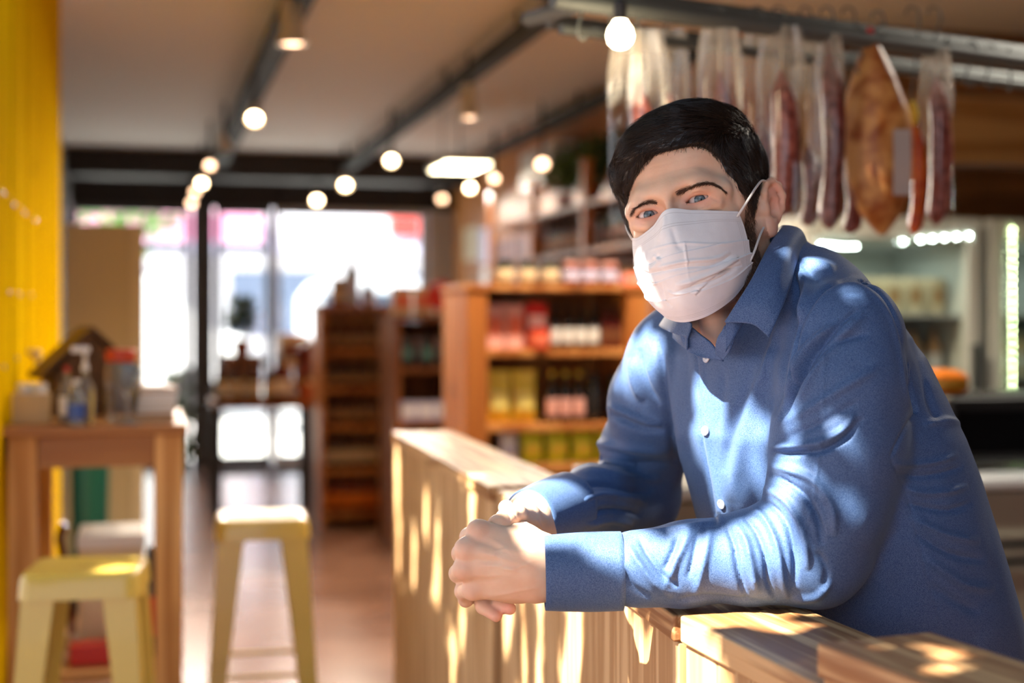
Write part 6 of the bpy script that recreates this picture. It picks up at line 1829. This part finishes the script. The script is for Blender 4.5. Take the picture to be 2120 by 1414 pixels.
_nt.links.new(_d.outputs[0], _m3.inputs[1]); _nt.links.new(_df.outputs[0], _m3.inputs[2]); _nt.links.new(_t.outputs[0], _m.inputs[1]); _nt.links.new(_m3.outputs[0], _m.inputs[2]); _nt.links.new(_m.outputs[0], _m2.inputs[1]); _nt.links.new(_g.outputs[0], _m2.inputs[2]); _nt.links.new(_m2.outputs[0], _o.inputs[0])
mrng = np.random.default_rng(3)
def bag_part(parent, w, d, z0, z1, seed, gather=.72):
    """open clear bag: pleated tube narrowing to a gathered neck at the top"""
    n, m = 40, 22; vs = []
    for j in range(m + 1):
        t = j / m; z = z0 + (z1 - z0) * t
        k = 1.0 if t < .75 else 1 - (1 - gather) * ((t - .75) / .25) ** 1.2
        if t < .06: k *= .75 + .25 * t / .06
        for i in range(n):
            a = 2 * PI * i / n
            rip = 1 + (.03 + .16 * t) * math.sin(9 * a + seed) + .05 * math.sin(17 * a + 2 * seed + 3 * t)
            vs.append((w / 2 * k * rip * math.cos(a), d / 2 * k * rip * math.sin(a), z))
    fs = [(j*n+i, j*n+(i+1) % n, (j+1)*n+(i+1) % n, (j+1)*n+i) for j in range(m) for i in range(n)] + [tuple(range(n))[::-1]]
    return MB().add(vs, fs).build('plastic_bag', M_bag, parent, smooth=True)
def hook_part(parent, z0, z1):
    h = z1 - z0
    pts = [(.012, 0, z0 - .004), (.004, 0, z0 - .012), (-.008, 0, z0 - .004), (-.006, 0, z0 + h * .25), (.004, 0, z0 + h * .6), (.010, 0, z1 - .01), (.004, 0, z1 + .012), (-.012, 0, z1 + .014), (-.018, 0, z1)]
    return MB().tube([tuple(p) for p in smooth_line(np.array(pts), 4)], .0022, n=8).build('hook', M_galv, parent, smooth=True)
def pipe_d(px, off=0.0):
    c = (px - HX) / F
    return RB_[1] + off + dv_[1] * (c * (RB_[1] + off) - RB_[0]) / (dv_[0] - c * dv_[1])
def sausage(px, y0, y1, d, r, m, label, bag=None, hook=None, bend=.01, name='cured_sausage', cat='sausage', twist=1.0, group=None):
    """a long cured sausage between two pixel rows, hung from the front or the second pipe"""
    d = pipe_d(px, 0 if d < 2.84 else .12)
    top = Q(px, y0, d); bot = Q(px, y1, d); L = top[2] - bot[2]
    w = rot_frame(bot)
    n, k = 20, 26; vs = []
    for j in range(k + 1):
        t = j / k
        rr = r * (min(1, (t / .09)) ** .55 if t < .09 else 1) * (1 if t < .80 else max(.12, 1 - ((t - .80) / .20) ** 1.4 * .92))
        rr *= 1 + .06 * math.sin(11 * t + px)
        cx = bend * math.sin(PI * t)
        for i in range(n):
            a = 2 * PI * i / n
            q = rr * (1 + .05 * math.sin(3 * a + 5 * t * twist) + .03 * math.sin(7 * a + 9 * t))
            vs.append((cx + q * math.cos(a), q * math.sin(a), L * t))
    fs = [(j*n+i, j*n+(i+1) % n, (j+1)*n+(i+1) % n, (j+1)*n+i) for j in range(k) for i in range(n)] + [tuple(range(n))[::-1], tuple(k*n+i for i in range(n))]
    o = MB().add(vs, fs).build(name, m, None, smooth=True, loc=w)
    o.rotation_euler = (0, 0, -PSI)
    tag(o, label, cat, group)
    zr = Q(px, 60, d)[2] - bot[2]
    if bag: bag_part(o, bag[0], bag[1], -(bag[3] - y1) / F * d, (y1 - bag[2]) / F * d, px)
    rail_z = RB_[2] + EYE - w[2]
    MB().tube([(0, 0, L * .97), (0, 0, (bag and (y1 - bag[2]) / F * d or L + .02))], .002, n=6).build('string', cream, o)
    hook_part(o, (y1 - (bag[2] if bag else y0)) / F * d, max(rail_z, (y1 - 30) / F * d))
    return o
sausage(1322, 172, 470, 2.72, .021, M_sal, 'salami in a clear bag, leftmost on the rack, left of his hair', (.105, .04, 62, 486))
sausage(1385, 190, 500, 2.85, .017, M_cho, 'thin orange sausage in a clear bag, mostly behind his hair', (.08, .035, 62, 510))
sausage(1490, 146, 470, 2.74, .017, M_sal2, 'thin salami in a clear bag directly above his head', (.085, .04, 60, 480))
sausage(1617, 146, 448, 2.72, .0250, M_sal, 'thick salami in a clear bag, hanging right of his head', (.090, .055, 56, 476))
sausage(1572, 240, 450, 2.95, .016, M_sal, 'pale salami in a bag, behind the thick one right of his head', (.075, .04, 60, 470))
sausage(1672, 300, 470, 2.95, .017, M_sal2, 'short salami in a bag between the thick and the long dark ones', (.07, .04, 66, 486))
sausage(1716, 92, 478, 2.66, .0215, M_sal2, 'long dark salami just left of the big ham', (.060, .05, 72, 486))
sausage(1893, 250, 488, 2.80, .0150, M_cho, 'orange chorizo with a yellow tie, right of the big ham', None)
sausage(1938, 156, 468, 2.80, .0215, M_sal, 'salami in a clear bag, rightmost on the rack', (.066, .05, 104, 476))
sausage(1760, 330, 486, 2.90, .018, M_sal2, 'short salami end showing below and left of the big ham', None)
yt = MB().lathe([(.006, -.02), (.013, 0), (.008, .02), (.004, .03)], n=14).build('yellow_tie', yellow, None, smooth=True, loc=W(1890, 238, pipe_d(1893) - .02)); tag(yt, 'yellow tie at the top of the orange chorizo', 'tie')
# the ham
HD = pipe_d(1805); hb = Q(1822, 486, HD); w = rot_frame(hb); HL = Q(1800, 70, HD)[2] - hb[2]
n, k = 32, 34; vs = []
for j in range(k + 1):
    t = j / k
    rr = np.interp(t, [0, .04, .12, .28, .45, .62, .80, .92, .97, 1], [.006, .022, .044, .063, .068, .062, .042, .022, .013, .004])
    cx = np.interp(t, [0, .3, .6, 1], [.004, -.004, -.006, -.020])
    for i in range(n):
        a = 2 * PI * i / n
        q = rr * (1 + .05 * math.sin(2 * a + 4 * t) + .035 * math.sin(5 * a + 9 * t) + .02 * math.sin(9 * a - 14 * t))
        vs.append((cx + q * math.cos(a), .75 * q * math.sin(a), HL * t))
fs = [(j*n+i, j*n+(i+1) % n, (j+1)*n+(i+1) % n, (j+1)*n+i) for j in range(k) for i in range(n)] + [tuple(range(n))[::-1], tuple(k*n+i for i in range(n))]
ham = MB().add(vs, fs).build('cured_ham', M_ham, None, smooth=True, loc=w); ham.rotation_euler = (0, 0, -PSI)
tag(ham, 'big golden cured ham on a red string in the middle of the rack', 'ham')
MB().tube([(-.020, 0, HL * .97), (-.020, 0, HL + .012)], [.010, .007], n=10).build('red_string', red, ham, smooth=True)
lv = []
for u in (-.016, .018):
    for z_ in (.075, .10, .13, .16, .19, .205): lv.append((.028 + u, -.058 - (.004 if .1 < z_ < .18 else 0) + abs(u) * .1, z_))
MB().add([(x, y, z) for x, y, z in lv] + [(x, y + .002, z) for x, y, z in lv], [(i, i + 6, i + 7, i + 1) for i in range(5)] + [(i + 12, i + 13, i + 19, i + 18) for i in range(5)]).build('paper_label', c_('grey_label', (170, 160, 156)), ham)
hook_part(ham, HL + .006, max(RB_[2] + EYE - w[2], HL + .03))
# empty hooks along the pipes
hk0 = None
for i, (px, py) in enumerate(((1205, 20), (1262, 10), (1640, 10), (1780, 40), (1960, 66), (2010, 82), (2050, 90), (2090, 96))):
    pts = [(.012, 0, -.055), (.002, 0, -.066), (-.012, 0, -.055), (-.006, 0, -.03), (.004, 0, -.008), (.014, 0, .012), (.004, 0, .026), (-.012, 0, .018)]
    if hk0 is None: hk = hk0 = MB().tube([tuple(p) for p in smooth_line(np.array(pts), 4)], .0022, n=8).build('meat_hook', M_galv, None, smooth=True)
    else: hk = hk0.copy(); COL.objects.link(hk)
    # distance along the front pipe for that pixel column
    c = (px - HX) / F; s = (c * RB_[1] - RB_[0]) / (dv_[0] - c * dv_[1])
    hk.location = rot_frame(RB_ + dv_ * s + np.array([0, 0, 0])); hk.rotation_euler = (0, 0, .5 + i)
    tag(hk, 'empty steel hook on the front pipe of the meat rack', 'hook', 'empty hooks on the meat rack')

# ------------------------------------------------------------------ unseen tree behind the camera, crown gaps shaped to place the sun patches
tg = []   # gaps in the crown: (camera-frame point that the sun reaches, radius)
def gap(px, py, d, r): tg.append((Q(px, py, d), r))
for a in ((1415, 740, 1.60, .022), (1425, 800, 1.58, .030), (1440, 860, 1.58, .022), (1520, 850, 1.56, .018), (1575, 800, 1.54, .022), (1570, 860, 1.54, .028), (1570, 910, 1.54, .018), (1600, 740, 1.54, .012),
          (1335, 740, 1.74, .022), (1310, 800, 1.78, .014),
          (1330, 1150, 1.45, .018), (1355, 1185, 1.45, .022), (1400, 1160, 1.45, .018), (1385, 1215, 1.45, .018), (1430, 1130, 1.45, .016), (1460, 1200, 1.45, .012), (1550, 1085, 1.44, .018), (1580, 1120, 1.44, .020), (1610, 1160, 1.44, .016), (1540, 1140, 1.44, .012), (1640, 1110, 1.44, .012),
          (1120, 1000, 1.66, .018), (1150, 990, 1.66, .015), (1090, 1015, 1.64, .014), (1150, 1112, 1.47, .016), (1200, 1108, 1.47, .016), (1250, 1106, 1.47, .014), (1180, 1108, 1.47, .016),
          (1080, 1065, 1.57, .020), (1035, 1060, 1.53, .014), (1110, 1090, 1.60, .018), (1115, 1130, 1.47, .014), (1085, 1055, 1.6, .014),
          
          
          (1440, 1285, 1.42, .022), (1500, 1290, 1.42, .022), (1560, 1290, 1.43, .022), (1420, 1330, 1.40, .022), (1430, 1390, 1.38, .024), (1620, 1310, 1.40, .014), (1300, 1300, 1.55, .015), (1260, 1290, 1.6, .02),
          (1700, 535, 1.56, .006), (1640, 930, 1.43, .008)): gap(*a)
prng = np.random.default_rng(21)
for i in range(32):   # streaks over the plank face of the far and middle counter sections
    px = prng.uniform(820, 1240); top = 893 + (px - 815) * .642
    dd = 3.87 - (px - 815) * (3.87 - 2.56) / 220 if px < 1035 else 2.56 - (px - 1035) * (2.56 - 1.45) / 365
    py = top + prng.uniform(45, 420)
    for k in range(4): gap(px, py + k * 24, dd, prng.uniform(.008, .020) * (dd / 2.5) ** .5)
for a in ((240, 1176, 3.12, .035), (500, 1062, 3.9, .04), (560, 1068, 3.9, .05), (440, 1250, 3.85, .04), (960, 980, 2.75, .03), (340, 830, 4.0, .05), (310, 820, 3.9, .05), (60, 830, 3.9, .04), (590, 1226, 6.7, .0)): gap(*a)
gap(1452, 338, 1.53, -.010); gap(1405, 268, 1.53, -.008)
S_ = np.array(SUN_TO); E1 = np.cross(S_, [0, 0, 1.]); E1 /= np.linalg.norm(E1); E2 = np.cross(E1, S_)
TP = np.array([[p @ E1, p @ E2] for p, r in tg]); TR = np.array([r for p, r in tg])
# the face and the upper sleeve stay in the crown's shade
SHD = np.array([[p @ E1, p @ E2] for p in (Q(1400, 360, 1.55), Q(1340, 400, 1.58), Q(1500, 400, 1.55), Q(1480, 330, 1.55), Q(1400, 470, 1.52), Q(1480, 500, 1.50), Q(1450, 590, 1.50), Q(1380, 560, 1.50), Q(1700, 760, 1.43), Q(1760, 860, 1.43), Q(1750, 700, 1.45), Q(1680, 680, 1.47))])
okg = (np.linalg.norm(TP[:, None] - SHD[None], axis=2) - TR[:, None]).min(1) > .030
okg[-2:] = True
TP = TP[okg]; TR = TR[okg]
O_ = np.array([-.25, 2.3, -.25])
NL = 60000
trg = np.random.default_rng(8)
ab = trg.uniform([-2.2, -1.8], [2.0, 1.8], (NL, 2)) + [O_ @ E1, O_ @ E2]
dist = np.linalg.norm(ab[:, None] - TP[None], axis=2) - TR[None]
LS = .036
keep = dist.min(1) > LS * .55
ab = ab[keep]
hgt = trg.uniform(1.55, 2.15, len(ab))
cen = ab[:, :1] * E1 + ab[:, 1:] * E2 + (hgt + 0)[:, None] * S_
a_ax = trg.normal(0, 1, (len(ab), 3)); a_ax -= .75 * (a_ax @ S_)[:, None] * S_; a_ax /= np.linalg.norm(a_ax, axis=1, keepdims=True)
b_ax = np.cross(a_ax, S_ + trg.normal(0, .35, (len(ab), 3))); b_ax /= np.linalg.norm(b_ax, axis=1, keepdims=True)
LV = np.stack([cen - a_ax * LS, cen - b_ax * LS * .62, cen + a_ax * LS, cen + b_ax * LS * .62], 1).reshape(-1, 3)
wl_ = np.array([rot_frame(v_) for v_ in LV])
tp_ = Vector((-2.9, -.9, 0))
tree = empty('shade_tree', tp_, label='broad leafy tree out of view behind the camera, crown shaped to dapple the sun', cat='tree')
mesh_np('foliage', wl_ - np.array(tp_), np.arange(len(LV)).reshape(-1, 4), mat('tree_leaf', srgb(70, 104, 44), rough=.55), tree)
cc = wl_.mean(0) - np.array(tp_)
MB().tube([(0, 0, 0), (.1, .0, 1.4), (.4, .1, 2.6), tuple(cc * .75), tuple(cc + Vector((0, 0, .2)))], [.16, .13, .11, .06, .02], n=12).build('trunk', mat('tree_bark', srgb(96, 80, 64), rough=.9), tree, smooth=True)
